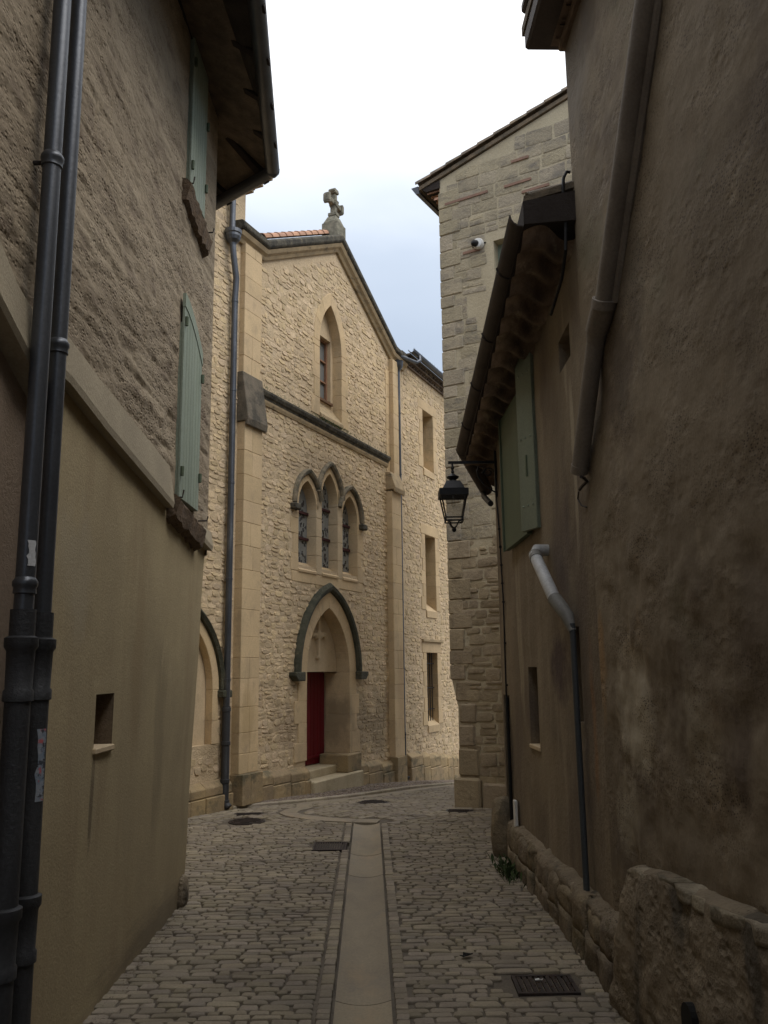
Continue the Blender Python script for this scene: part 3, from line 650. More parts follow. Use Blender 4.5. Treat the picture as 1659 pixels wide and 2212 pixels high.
def church_build():
    outer = [(-7, -.6), (14, -3.0), (14, 9.78), (7.0, 9.72), (6.45, 9.55), (3.62, 11.02), (.72, 9.5), (.2, 9.5), (.2, 10.35), (-7, 10.35)]
    g = .03
    holes = [lancet(DC, DW, .02, DSP, DRI, 9, g)]
    holes += [lancet(c, w, z0-g, zs, ri, 9, g) for c, w, z0, zs, ri in wins]
    holes += [lancet(UC, UW, UZB-g, UZT-.95, .95, 9, g)]
    holes += [[(a0-g, z0-g), (a1+g, z0-g), (a1+g, z1+g), (a0-g, z1+g)] for a0, a1, z0, z1 in RWN]
    holes += [lancet(LB[0], LB[1], LB[2], LB[3], LB[4], 9, g)]
    plate('wall', CH, outer, holes, 0, .75, M_mort, church)
    # body and roof behind the wall
    mb = MB(); mb.fbox(CH, -7, .19, -1, 10.3, -9, -.76); mb.fbox(CH, 7.2, 14, -3, 9.7, -9, -.76); mb.build('side_wall', M_mort, church)
    MB().prism(CH, [(.19, -1), (7.2, -1), (7.2, 9.5), (6.4, 9.5), (3.62, 10.95), (.72, 9.5), (.19, 9.5)], -9, -.9).build('rear_wall', M_mort, church)
    # solid backs inside the window holes
    def T(a):   # gable line
        return float(np.interp(a, [.72, 3.62, 6.45], [9.5, 11.02, 9.55]))
    def in_l(a, z, c, w, z0, zs, ri, pad):
        if abs(a-c) > w+pad or z < z0-pad: return False
        if z < zs: return True
        R = (w*w+ri*ri)/(2*w); cx = w-R
        return math.hypot(abs(a-c)-cx, z-zs) < R+pad
    TRI0, TRI1 = 1.93, 4.78
    def ok(a, z, w, h):
        if w*h < .002: return False
        if a < -1.9 or a > 12.5: return False
        ya = CH.P(a, 0, 0).y; base = sz(ya)
        if a < 6.4 and a > .66 and z-h/2 < base+.42-(.02): return False
        if a < .1 and z-h/2 < base+.42: return False
        if a > 7.15 and z-h/2 < base+.62: return False
        if -.02 < a < .72 or 6.36 < a < 7.12: return False
        if .7 < a < 6.4 and (6.62 < z < 7.02 or z+h > T(a)-.32): return False
        if a < 0 and z > 10.0: return False
        if a > 7.1 and z > 9.45: return False
        if in_l(a, z, DC, DW, -1, DSP, DRI, .34): return False
        if in_l(a, z, UC, UW, UZB-.1, UZT-.95, .95, .26): return False
        for i, (c, ww, z0, zs, ri) in enumerate(wins):
            if in_l(a, z, c, ww, z0-.12, zs, ri, .26): return False
        if 2.0 < a < 4.7 and 3.75 < z < 5.0: return False
        for a0, a1, z0, z1 in RWN:
            if a0-.22-w*.35 < a < a1+.22+w*.35 and z0-.2 < z < z1+.25: return False
        if in_l(a, z, *LB, .2): return False
        return True
    st = courses(CH, -1.9, 12.5, -.9, 11.0, (.06, .145), (.07, .25), .014, ok, (.001, .016), random.Random(21), tilt=.085, jig=.022, split=.3, umin=425, umax=985)
    st = [(m_, w*(.25 if m_.translation.y > 21 else 1)) for m_, w in st]
    lay(st, 'rubble', 'rubble_stone', M_rub, church, 300, 'rubble_field', smooth=False)
    # plinth
    r = random.Random(5)
    for a0, a1, hb in ((-2.4, -.02, .42), (.62, DC-DW-.02, .44), (DC+DW+.06, 6.42, .44), (7.06, 12, .62)):
        a = a0
        while a < a1-.02:
            w = min(r.uniform(.35, .75), a1-a)
            if a1-a-w < .2: w = a1-a
            b = sz(CH.P(a+w/2, 0, 0).y)
            rows = [(b-.25, b+hb*.5), (b+hb*.5, b+hb)]
            for k, (z0, z1) in enumerate(rows):
                n1 = .13-.015*k+r.uniform(-.01, .012)
                mb = MB(); g = .004
                if k == 1: mb.prism(Fr(CH.P(a+g, 0, 0).x, CH.P(a+g, 0, 0).y, CH.n.x, CH.n.y), [(-.05, z0+g), (n1, z0+g), (n1, z1-.09), (.02, z1), (-.05, z1)], 0, 0) if False else mb.add(
                    [CH.P(q, z, n) for q in (a+g, a+w-g) for z, n in ((z0+g, -.05), (z0+g, n1), (z1-.08, n1), (z1, .02), (z1, -.05))],
                    [(0, 1, 2, 3, 4), (9, 8, 7, 6, 5), (0, 5, 6, 1), (1, 6, 7, 2), (2, 7, 8, 3), (3, 8, 9, 4), (4, 9, 5, 0)])
                else: mb.fbox(CH, a+g, a+w-g, z0, z1-g, -.05, n1)
                mb.build('plinth_stone', M_plin, church, bevel=.012)
            a += w
    # buttresses of dressed blocks
    def butt(a0, a1, z0, z1, n1, seed, mm=M_ash, nm='buttress_block'):
        r = random.Random(seed); z = z0
        while z < z1-.01:
            h = min(r.uniform(.30, .44), z1-z)
            if z1-z-h < .15: h = z1-z
            if r.random() < .35:
                s_ = a0+(a1-a0)*r.uniform(.4, .6)
                for q0, q1 in ((a0, s_-.002), (s_+.002, a1)): MB().fbox(CH, q0, q1, z+.001, z+h-.001, -.05, n1+r.uniform(-.002, .002)).build(nm, mm, church, bevel=.007)
            else: MB().fbox(CH, a0, a1, z+.001, z+h-.001, -.05, n1+r.uniform(-.002, .002)).build(nm, mm, church, bevel=.004)
            z += h
    butt(.06, .64, .0, .46, .24, 30, M_plin, 'plinth_stone')
    butt(.08, .62, .46, 6.1, .15, 31)
    butt(.08, .60, 6.95, 9.3, .105, 32)
    ga0, ga1 = .05, .66
    MB().add([CH.P(a, z, n) for a in (ga0, ga1) for z, n in ((6.10, -.05), (6.10, .17), (6.03, .165), (6.03, .215), (6.14, .235), (6.97, .11), (6.97, -.05))],
             [tuple(range(7)), tuple(range(13, 6, -1))]+[(i, (i+1) % 7, (i+1) % 7+7, i+7) for i in range(7)]).build('buttress_weathering', mat('brown_weathered_glacis', (.17, .14, .105), (.11, .095, .07), (5, 5, 5), bump=.6, stains=[((.05, .047, .038), (3, 3, 4), .5, .62, .8)]), church, bevel=.01)
    b0 = CH.px(851, 1300, .16)[0]; b1 = b0+.52
    butt(b0, b1, -.42, .16, .2, 33, M_plin, 'plinth_stone')
    butt(b0, b1, .16, 6.05, .15, 34)
    butt(b0+.22, b1, 6.4, 9.3, .12, 35)
    butt(b0+.02, b0+.2, 6.4, 9.0, .02, 37)
    MB().add([CH.P(a, z, n) for a in (b0-.02, b1+.03) for z, n in ((6.08, -.05), (6.08, .2), (6.02, .19), (6.02, .23), (6.12, .25), (6.5, .12), (6.5, -.05))],
             [tuple(range(7)), tuple(range(13, 6, -1))]+[(i, (i+1) % 7, (i+1) % 7+7, i+7) for i in range(7)]).build('buttress_weathering', M_mould, church, bevel=.01)
    # string course
    for (q0, q1) in ((.66, 2.1), (2.105, 3.5), (3.505, 4.9), (4.905, b0+.05)):
        MB().sweep(CH, [(q0, 6.70), (q1, 6.70)], [(0, -.02), (0, .05), (.04, .06), (.06, .09), (.11, .115), (.15, .115), (.21, .0), (.21, -.02)]).build('string_course', M_black if q0 > 0 else M_mould, church)
        MB().sweep(CH, [(q0, 6.615), (q1, 6.615)], [(0, -.02), (0, .03), (.05, .05), (.084, .055), (.084, -.02)]).build('string_course', M_mould, church)
    r = random.Random(78); wv = MB()
    for k in range(260):
        a = r.choice([r.uniform(.7, 6.3), r.gauss(3.4, .5)]); a = min(max(a, .7), 6.3); b = CH.P(a, 6.905, r.uniform(.02, .1)); h = r.uniform(.015, .06)
        q = Vector((r.uniform(-.03, .03), r.uniform(-.03, .03), h)); wv.add([b+CH.e*.01, b-CH.e*.01, b+q], [(0, 1, 2)])
    tag(wv.build('moss_tufts', M_leaf, church), kind='stuff')
    # gable mouldings and coping
    gp = [(-.12, 9.46), (.72, 9.46), (3.62, 10.98), (6.42, 9.50), (7.22, 9.44)]
    gp0 = [(-.08, 9.28), (.76, 9.28), (3.62, 10.78), (6.40, 9.31), (7.18, 9.27)]
    for i in range(4):
        # mitred pieces come from one sweep each with matching ends
        seg = gp0[i:i+2]
    MB().sweep(CH, gp0, [(0, -.02), (0, .05), (.06, .08), (.1, .13), (.17, .16), (.185, -.02)]).build('gable_moulding', M_mould, church)
    MB().sweep(CH, gp, [(0, -.5), (0, .16), (.04, .2), (.13, .2), (.17, .15), (.22, -.5)]).build('gable_coping', M_black, church, bevel=.012)
    # kneeler lumps
    MB().fbox(CH, 6.95, 7.3, 9.62, 9.74, -.3, .12).build('kneeler_stone', M_black, church, bevel=.02)
    # terracotta tiles behind the coping on the left slope
    d = Vector((2.9, 1.52)).normalized()
    for k in range(10):
        t_ = .30+k*.285; a = .72+d.x*t_; z = 9.46+d.y*t_+.245
        half_tile(CH.P(a+d.x*.33, z+d.y*.33+.02, -.15), CH.P(a, z, 0)-CH.P(a+d.x, z+d.y, 0), (0, 0, 1), .36, .085, .105).build('roof_tile', M_tile, church, smooth=True)
    for s_, nm in ((1, 0), (-1, 1)):
        q = [(.72, 9.62), (3.62, 11.15)] if s_ == 1 else [(3.62, 11.15), (6.45, 9.65)]
        (x0, z0), (x1, z1) = q
        MB().add([CH.P(x0, z0, -.5), CH.P(x1, z1, -.5), CH.P(x1, z1, -9), CH.P(x0, z0, -9), CH.P(x0, z0-.06, -.5), CH.P(x1, z1-.06, -.5), CH.P(x1, z1-.06, -9), CH.P(x0, z0-.06, -9)],
                 [(0, 1, 2, 3), (7, 6, 5, 4), (0, 4, 5, 1), (1, 5, 6, 2), (2, 6, 7, 3), (3, 7, 4, 0)]).build('roof', M_tile, church)
    # cross
    ca, _ = CH.px(721, 498, -.05)
    X = MB(); n0, n1 = -.14, .06
    ped = MB(); ped.fbox(CH, ca-.2, ca+.2, 11.05, 11.42, -.24, .14); ped.add([CH.P(ca+sx*q, z, nn) for z, q, dn in ((11.42, .19, .17), (11.6, .11, .1)) for sx, nn in ((-1, -.05-dn), (1, -.05-dn), (1, -.05+dn), (-1, -.05+dn))], [(0, 1, 5, 4), (1, 2, 6, 5), (2, 3, 7, 6), (3, 0, 4, 7), (4, 5, 6, 7), (3, 2, 1, 0)])
    ped.build('cross_pedestal', M_crossm, church, bevel=.015)
    zt = CH.px(718, 405, -.05)[1]; zc = zt-.36
    X.fbox(CH, ca-.055, ca+.055, 11.58, zc+.2, -.11, .01)
    X.fbox(CH, ca-.26, ca-.056, zc-.05, zc+.05, -.105, .005); X.fbox(CH, ca+.056, ca+.26, zc-.05, zc+.05, -.105, .005)
    for (qa, qz, da, dz) in ((ca-.30, zc, .04, .085), (ca+.30, zc, .04, .085), (ca, zc+.28, .085, .05)):
        X.fbox(CH, qa-da, qa+da, qz-dz, qz+dz, -.13, .03)
        for sg in (-1, 1):
            pa, pz = (qa, qz+sg*dz) if da < dz else (qa+sg*da, qz)
            X.lathe(CH.P(pa, pz, -.13), [(.0, 0), (.035, .01), (.04, .08), (.035, .15), (0, .16)], 8, CH.n)
    X.lathe(CH.P(ca, zc, -.14), [(0, 0), (.085, .01), (.085, .17), (0, .18)], 10, CH.n)
    X.fbox(CH, ca-.09, ca+.09, 11.62, 11.7, -.15, .05); X.fbox(CH, ca-.08, ca+.08, 11.95, 12.0, -.14, .04)
    X.build('stone_cross', M_crossm, church, bevel=.01)
    # ---- doorway
    ring_blocks(CH, DC, DW, DSP, DRI, .30, -.27, .02, 4, 'arch_stone', M_ash, church)
    jamb_blocks(CH, DC-DW, -1, .44, DSP, .30, .42, -.53, .02, 'jamb_stone', M_ash, church, .36, 1)
    jamb_blocks(CH, DC+DW, 1, .42, DSP, .30, .44, -.53, .02, 'jamb_stone', M_ash, church, .36, 2)
    hp = [(DC+DW+.30, 1.98)]+arch_pts(DC, DW, DSP, DRI, 12, .30)+[(DC-DW-.30, 1.98)]
    MB().sweep(CH, [q for i, q in enumerate(hp) if i not in (0, len(hp)-1)], [(.0, -.02), (-.0, .06), (-.04, .10), (-.10, .11), (-.16, .05), (-.16, -.02)]).build('hood_mould', M_moss, church)
    for sg in (-1, 1):
        q0 = DC+sg*(DW+.27); q1 = DC+sg*(DW+.62)
        MB().prism(CH, [(q0, 1.84), (q1-sg*.1, 1.84), (q1, 1.93), (q1, 2.0), (q0, 2.0)], -.02, .15).build('hood_stop', M_moss, church, bevel=.012)
    # tympanum with relief cross
    plate('tympanum', CH, lancet(DC, DW-.001, DSP+.02, DSP+.021, DRI-.01), [], -.27, .3, M_pale, church)
    tcx, tz = CH.px(687, 1372, -.24); m_ = MB()
    m_.fbox(CH, tcx-.035, tcx+.035, tz-.42, tz+.42, -.28, -.20); m_.fbox(CH, tcx-.25, tcx-.036, tz-.03, tz+.05, -.28, -.21); m_.fbox(CH, tcx+.036, tcx+.25, tz-.03, tz+.05, -.28, -.21)
    for (qa, qz) in ((tcx-.24, tz), (tcx+.24, tz), (tcx, tz+.40), (tcx, tz-.42), (tcx-.1, tz-.02), (tcx+.1, tz-.02)):
        m_.lathe(CH.P(qa, qz, -.285), [(0, 0), (.06, 0), (.055, .07), (.02, .09), (0, .09)], 7, CH.n)
    m_.lathe(CH.P(tcx, tz+.01, -.285), [(0, 0), (.10, 0), (.09, .08), (.03, .1), (0, .1)], 9, CH.n)
    m_.build('relief_cross', M_pale, church, bevel=.006)
    # door leaf
    fl = .23
    dr = MB(); dr.fbox(CH, DC-DW, DC+DW, fl, DSP+.02, -.63, -.57); door = dr.build('door', M_door, church)
    for k in range(12):
        a = DC-DW+.01+k*(2*DW-.02)/12; MB().fbox(CH, a+.004, a+(2*DW-.02)/12-.004, fl+.02, DSP, -.58, -.55).build('door_board', M_door, door, bevel=.004)
    MB().fbox(CH, DC-DW, DC+DW, fl+.11, fl+.17, -.56, -.53).build('door_rail', M_door, door, bevel=.008)
    # steps
    MB().fbox(CH, DC-DW+.002, DC+DW-.002, .0, fl-.005, -.72, -.12).build('door_step', M_step, church, bevel=.015)
    MB().fbox(CH, DC-DW-.05, DC+DW+.25, -.35, .08, -.12, .20).build('door_step', M_step, church, bevel=.02)
    MB().fbox(CH, DC+.55, DC+DW+.30, .08, .42, -.50, .13).build('plinth_stone', M_plin, church, bevel=.02)
    # ---- triple lancet window
    for i, (c, w, z0, zs, ri) in enumerate(wins):
        fr = MB()
        ring_blocks(CH, c, w, zs, ri, .10, -.22, .012, 3, 'arch_stone', M_ash, church)
        # glass unit
        gn = -.20
        g = plate('stained_glass_window', CH, lancet(c, w-.001, z0, zs, ri-.004), [], gn, .02, M_gpale, church)
        rr = random.Random(50+i); dk = MB()
        for k in range(110):
            qa, qz = rr.uniform(c-w+.02, c+w-.05), rr.uniform(z0+.02, zs+ri*.55)
            if qz > zs and abs(qa-c) > w*.6: continue
            sw, sh = rr.uniform(.02, .055), rr.uniform(.03, .09); sk = rr.uniform(-.03, .03)
            dk.prism(CH, [(qa, qz), (qa+sw, qz+sk*.4), (qa+sw+sk, qz+sh), (qa+sk, qz+sh*.9)], gn, gn+.004+.0004*(k % 9))
        tag(dk.build('leaded_glass_pieces', M_lead, g), kind='stuff')
        for q in (.31, .62):
            zz = z0+(zs+ri-z0)*q; MB().fbox(CH, c-w, c+w, zz, zz+.05, gn+.006, gn+.04).build('window_bar', M_redbar, g)
        fo = lancet(c, w-.001, z0+.001, zs, ri-.004)
        # sloping sill
        MB().add([CH.P(a, z, n) for a in (c-w, c+w) for z, n in ((z0-.16, -.19), (z0-.16, .03), (z0-.12, .035), (z0+.06, -.19))], [(0, 1, 2, 3), (7, 6, 5, 4), (0, 4, 5, 1), (1, 5, 6, 2), (2, 6, 7, 3), (3, 7, 4, 0)]).build('window_sill', M_ash, church)
    # mullions and dressings
    e0 = wins[0][0]-wins[0][1]; e1 = wins[0][0]+wins[0][1]; e2 = wins[1][0]-wins[1][1]; e3 = wins[1][0]+wins[1][1]; e4 = wins[2][0]-wins[2][1]; e5 = wins[2][0]+wins[2][1]
    jamb_blocks(CH, e0, -1, 3.82, wins[0][3], .19, .27, -.3, .012, 'jamb_stone', M_ash, church, .34, 3)
    jamb_blocks(CH, e5, 1, 3.82, wins[2][3], .19, .27, -.3, .012, 'jamb_stone', M_ash, church, .34, 4)
    for q0, q1, zt_ in ((e1, e2, min(wins[0][3], wins[1][3])), (e3, e4, min(wins[1][3], wins[2][3]))):
        z = 3.82
        while z < zt_+.3:
            MB().fbox(CH, q0+.001, q1-.001, z+.002, z+.36, -.3, .012).build('mullion_block', M_pale, church, bevel=.006); z += .363
    MB().fbox(CH, e0-.22, e5+.22, 3.62, 3.81, -.06, .012).build('sill_block', M_ash, church, bevel=.008)
    for i, (c, w, z0, zs, ri) in enumerate(wins):
        P_ = arch_pts(c, w, zs, ri, 10, .13)
        if i == 0: P_ = [q for q in P_ if q[0] < (e1+e2)/2+.01]
        elif i == 2: P_ = [q for q in P_ if q[0] > (e3+e4)/2-.01]
        else: P_ = [q for q in P_ if q[1] > zs+.05]
        MB().sweep(CH, P_, [(.0, -.02), (0, .045), (-.03, .075), (-.075, .085), (-.10, .04), (-.10, -.02)]).build('hood_mould', M_hoodg, church)
    for q, zz in ((e0-.18, wins[0][3]-.02), (e5+.18, wins[2][3]-.02)):
        MB().fbox(CH, q-.11, q+.11, zz-.12, zz, -.02, .12).build('hood_stop', M_black, church, bevel=.02)
    # ---- upper blind lancet with window
    zs = UZT-.95
    ring_blocks(CH, UC, UW, zs, .95, .24, -.33, .012, 3, 'arch_stone', M_ash, church)
    jamb_blocks(CH, UC-UW, -1, UZB, zs, .22, .32, -.33, .012, 'jamb_stone', M_ash, church, .34, 5)
    jamb_blocks(CH, UC+UW, 1, UZB, zs, .2, .3, -.33, .012, 'jamb_stone', M_ash, church, .34, 6)
    wa0, wz1 = CH.px(693, 733, -.30); wz0 = CH.px(693, 868, -.30)[1]
    wa0 = UC-UW+.10; wa1 = UC+UW-.10
    plate('blind_panel', CH, lancet(UC, UW-.001, UZB, zs, .94), [[(wa0, wz0), (wa1, wz0), (wa1, wz1), (wa0, wz1)]], -.20, .2, M_pale, church)
    plate('window_glass', CH, [(wa0, wz0), (wa1, wz0), (wa1, wz1), (wa0, wz1)], [], -.335, .02, M_glass, church)
    f_ = MB(); t_ = .045
    f_.fbox(CH, wa0, wa0+t_, wz0, wz1, -.33, -.28); f_.fbox(CH, wa1-t_, wa1, wz0, wz1, -.33, -.28); f_.fbox(CH, wa0+t_, wa1-t_, wz0, wz0+t_, -.33, -.28); f_.fbox(CH, wa0+t_, wa1-t_, wz1-t_, wz1, -.33, -.28)
    wf = f_.build('window_frame', M_frame, church)
    for q in (.33, .66): MB().fbox(CH, wa0+t_, wa1-t_, wz0+(wz1-wz0)*q-.015, wz0+(wz1-wz0)*q+.015, -.33, -.29).build('glazing_bar', M_frame, wf)
    MB().fbox(CH, (wa0+wa1)/2-.012, (wa0+wa1)/2+.012, wz0+t_, wz1-t_, -.331, -.295).build('glazing_bar', M_frame, wf)
    MB().fbox(CH, wa0-.02, wa1+.02, wz0-.05, wz0, -.22, -.15).build('window_sill', M_brown, church)
    MB().add([CH.P(a, z, n) for a in (UC-UW, UC+UW) for z, n in ((UZB-.03, -.2), (UZB-.03, .05), (UZB+.04, .05), (UZB+.36, -.2))], [(0, 1, 2, 3), (7, 6, 5, 4), (0, 4, 5, 1), (1, 5, 6, 2), (2, 6, 7, 3), (3, 7, 4, 0)]).build('window_sill', M_mould, church)
    # ---- right wing windows
    for i, (a0, a1, z0, z1) in enumerate(RWN):
        for sg, q in ((-1, a0), (1, a1)): jamb_blocks(CH, q, sg, z0-.02, z1, .2, .3, -.32, .012, 'jamb_stone', M_ash, church, .32, 60+i*2+sg)
        MB().fbox(CH, a0-.28, a1+.28, z1, z1+.26, -.32, .014).build('lintel_stone', M_ash, church, bevel=.01)
        if i == 2: MB().fbox(CH, a0-.3, a1+.3, z1+.26, z1+.33, -.05, .07).build('hood_mould', M_mould, church, bevel=.01)
        MB().add([CH.P(a, z, n) for a in (a0, a1) for z, n in ((z0-.2, -.31), (z0-.2, .03), (z0-.04, .03), (z0+.22, -.31))], [(0, 1, 2, 3), (7, 6, 5, 4), (0, 4, 5, 1), (1, 5, 6, 2), (2, 6, 7, 3), (3, 7, 4, 0)]).build('window_sill', M_ash, church)
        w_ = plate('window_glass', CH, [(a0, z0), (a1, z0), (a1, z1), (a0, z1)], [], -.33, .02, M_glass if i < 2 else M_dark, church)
        MB().fbox(CH, a0, a0+.05, z0, z1, -.325, -.28).build('window_frame', M_frame if i < 2 else M_blackiron, w_)
        if i == 0:
            for q in (.33, .66): MB().fbox(CH, a0+.05, a1, z0+(z1-z0)*q, z0+(z1-z0)*q+.03, -.325, -.29).build('glazing_bar', M_frame, w_)
        if i == 2:
            for q in (.2, .5, .85):
                zz = z0+(z1-z0)*q; MB().tube([CH.P(a0, zz, -.1), CH.P(a1, zz, -.1)], .012, 6).build('window_bar', M_blackiron, w_)
            for q in (.22, .42, .62, .82):
                aa = a0+(a1-a0)*q; MB().tube([CH.P(aa, z0, -.1), CH.P(aa, z1, -.1)], .012, 6).build('window_bar', M_blackiron, w_)
    # blind arch at left
    c, w, z0, zs, ri = LB
    plate('blind_panel', CH, lancet(c, w-.001, z0, zs, ri-.004), [], -.12, .05, M_pale, church)
    ring_blocks(CH, c, w, zs, ri, .16, -.12, .012, 3, 'arch_stone', M_ash, church)
    jamb_blocks(CH, c+w, 1, z0, zs, .16, .22, -.12, .012, 'jamb_stone', M_ash, church, .34, 9)
    MB().sweep(CH, arch_pts(c, w, zs, ri, 10, .16), [(0, -.02), (0, .06), (-.05, .1), (-.11, .05), (-.11, -.02)]).build('hood_mould', M_moss, church)
    MB().fbox(CH, c+w+.12, c+w+.36, zs-.12, zs-.01, -.02, .13).build('hood_stop', M_moss, church, bevel=.015)
    # genoise of the tall part on the left
    for k, (zz, nn) in enumerate(((10.35, .10), (10.5, .22), (10.66, .34))):
        MB().fbox(CH, -7, .2+nn, zz, zz+.04, -1, nn).build('cornice_bed', M_mould, church)
        for j in range(18):
            a = .12+nn*.9-j*.19; half_tile(CH.P(a, zz+.045, -.2), CH.n, (0, 0, 1), .2+nn+.03, .085, .09).build('cornice_tile', M_tile, church, smooth=True)
        for j in range(3):
            half_tile(CH.P(0, zz+.045, -.15-j*.19), CH.e, (0, 0, 1), .22+nn, .085, .09).build('cornice_tile', M_tile, church, smooth=True)
    MB().fbox(CH, -7, .56, 10.8, 10.9, -9, .36).build('roof', M_tileo, church)
    # wing eaves: genoise, tiles and zinc gutter
    for k, (zz, nn) in enumerate(((9.48, .08), (9.59, .15))):
        MB().fbox(CH, 7.28, 14, zz, zz+.035, -.3, nn-.02).build('cornice_bed', M_geno, church)
        for j in range(28):
            a = 7.36+j*.17+(k % 2)*.085; half_tile(CH.P(a, zz+.035, -.1), CH.n, (0, 0, 1), .1+nn, .07, .078, seg=6).build('cornice_tile', M_geno, church, smooth=True)
    MB().fbox(CH, 7.28, 14, 9.71, 9.76, -8, .18).build('roof', M_tileo, church)
    g = MB(); pr = [(math.cos(q)*.085, math.sin(q)*.085) for q in np.linspace(math.pi, 2*math.pi, 8)]; pr += [(x*.9, z_*.9) for x, z_ in pr[::-1]]
    g.add([CH.P(a, 9.80+z_, .265+x) for a in (7.15, 14) for x, z_ in pr], [tuple(range(16))[::-1], tuple(range(16, 32))]+[(i, (i+1) % 16, (i+1) % 16+16, i+16) for i in range(16)])
    gut = g.build('gutter', M_zinc, church, smooth=True)
    r = random.Random(77); wv = MB()
    for k in range(150):
        a = r.uniform(7.2, 12.5); b = CH.P(a, 9.8, .27); h = r.uniform(.03, .13)
        q = Vector((r.uniform(-.04, .04), r.uniform(-.04, .04), h)); wv.add([b+CH.e*.012, b-CH.e*.012, b+q], [(0, 1, 2)])
    tag(wv.build('moss_tufts', M_leaf, church), kind='stuff')
    # downpipes
    def pipe(pts, rad, m, nm='downpipe'):
        return MB().tube(pts, rad, 12).build(nm, m, church, smooth=True)
    def cp(u, v, n): a, z = CH.px(u, v, n); return CH.P(a, z, n)
    a_p, zb = CH.px(490, 1740, .12); az = CH.px(508, 600, .12)[0]
    ap = (a_p+az)/2
    zh = CH.px(503, 505, .12)[1]; 
    p1 = pipe([CH.P(ap-.12, 10.3, .1), CH.P(ap-.12, zh+.05, .1), CH.P(ap-.12, zh-.4, .14), CH.P(ap, zh-.75, .12), CH.P(ap, zh-1.1, .1), CH.P(ap, 1.45, .1)], .052, M_zinc)
    MB().lathe(CH.P(ap-.12, zh-.22, .12), [(.05, 0), (.06, .05), (.11, .1), (.13, .16), (.13, .2), (.145, .22), (.145, .28), (.1, .3)], 16).build('pipe_hopper', M_zinc, p1)
    z = zh-1.15
    while z > 1.6:
        MB().lathe(CH.P(ap, z, .1), [(.052, -.02), (.058, -.018), (.058, .018), (.052, .02)], 14).build('pipe_collar', M_zinc, p1); z -= 1.55
    p2 = pipe([CH.P(ap, 1.5, .1), CH.P(ap, .1, .1), CH.P(ap, .02, .17)], .062, M_castd)
    for z in (1.45, .95, .4, .1):
        MB().lathe(CH.P(ap, z, .1), [(.06, -.03), (.072, -.025), (.072, .025), (.06, .03)], 14).build('pipe_collar', M_castd, p2)
    bp, _ = CH.px(869, 1000, .2); zt = CH.px(868, 788, .2)[1]
    bx = b1+.07
    p3 = pipe([CH.P(bx, zt+.05, .1), CH.P(bx, .6, .1)], .042, M_zinc)
    MB().lathe(CH.P(bx, zt-.12, .1), [(.042, -.05), (.05, 0), (.10, .06), (.12, .13), (.12, .2), (.13, .22)], 14).build('pipe_hopper', M_zinc, p3, smooth=True)
    pipe([CH.P(7.5, 9.72, .34), CH.P(7.48, 9.60, .36), CH.P(7.38, 9.52, .30), CH.P(bx+.02, 9.5, .14)], .045, M_zinc)
    z = zt-1.2
    while z > .8:
        MB().lathe(CH.P(bx, z, .1), [(.042, -.015), (.048, -.013), (.048, .013), (.042, .015)], 12).build('pipe_collar', M_zinc, p3); z -= 1.5
    p4 = pipe([CH.P(bx, .65, .1), CH.P(bx, -.28, .1), CH.P(bx, -.34, .2)], .048, M_castd)
    for z in (.6, .0): MB().lathe(CH.P(bx, z, .1), [(.046, -.02), (.056, -.018), (.056, .018), (.046, .02)], 12).build('pipe_collar', M_castd, p4)
church_build()

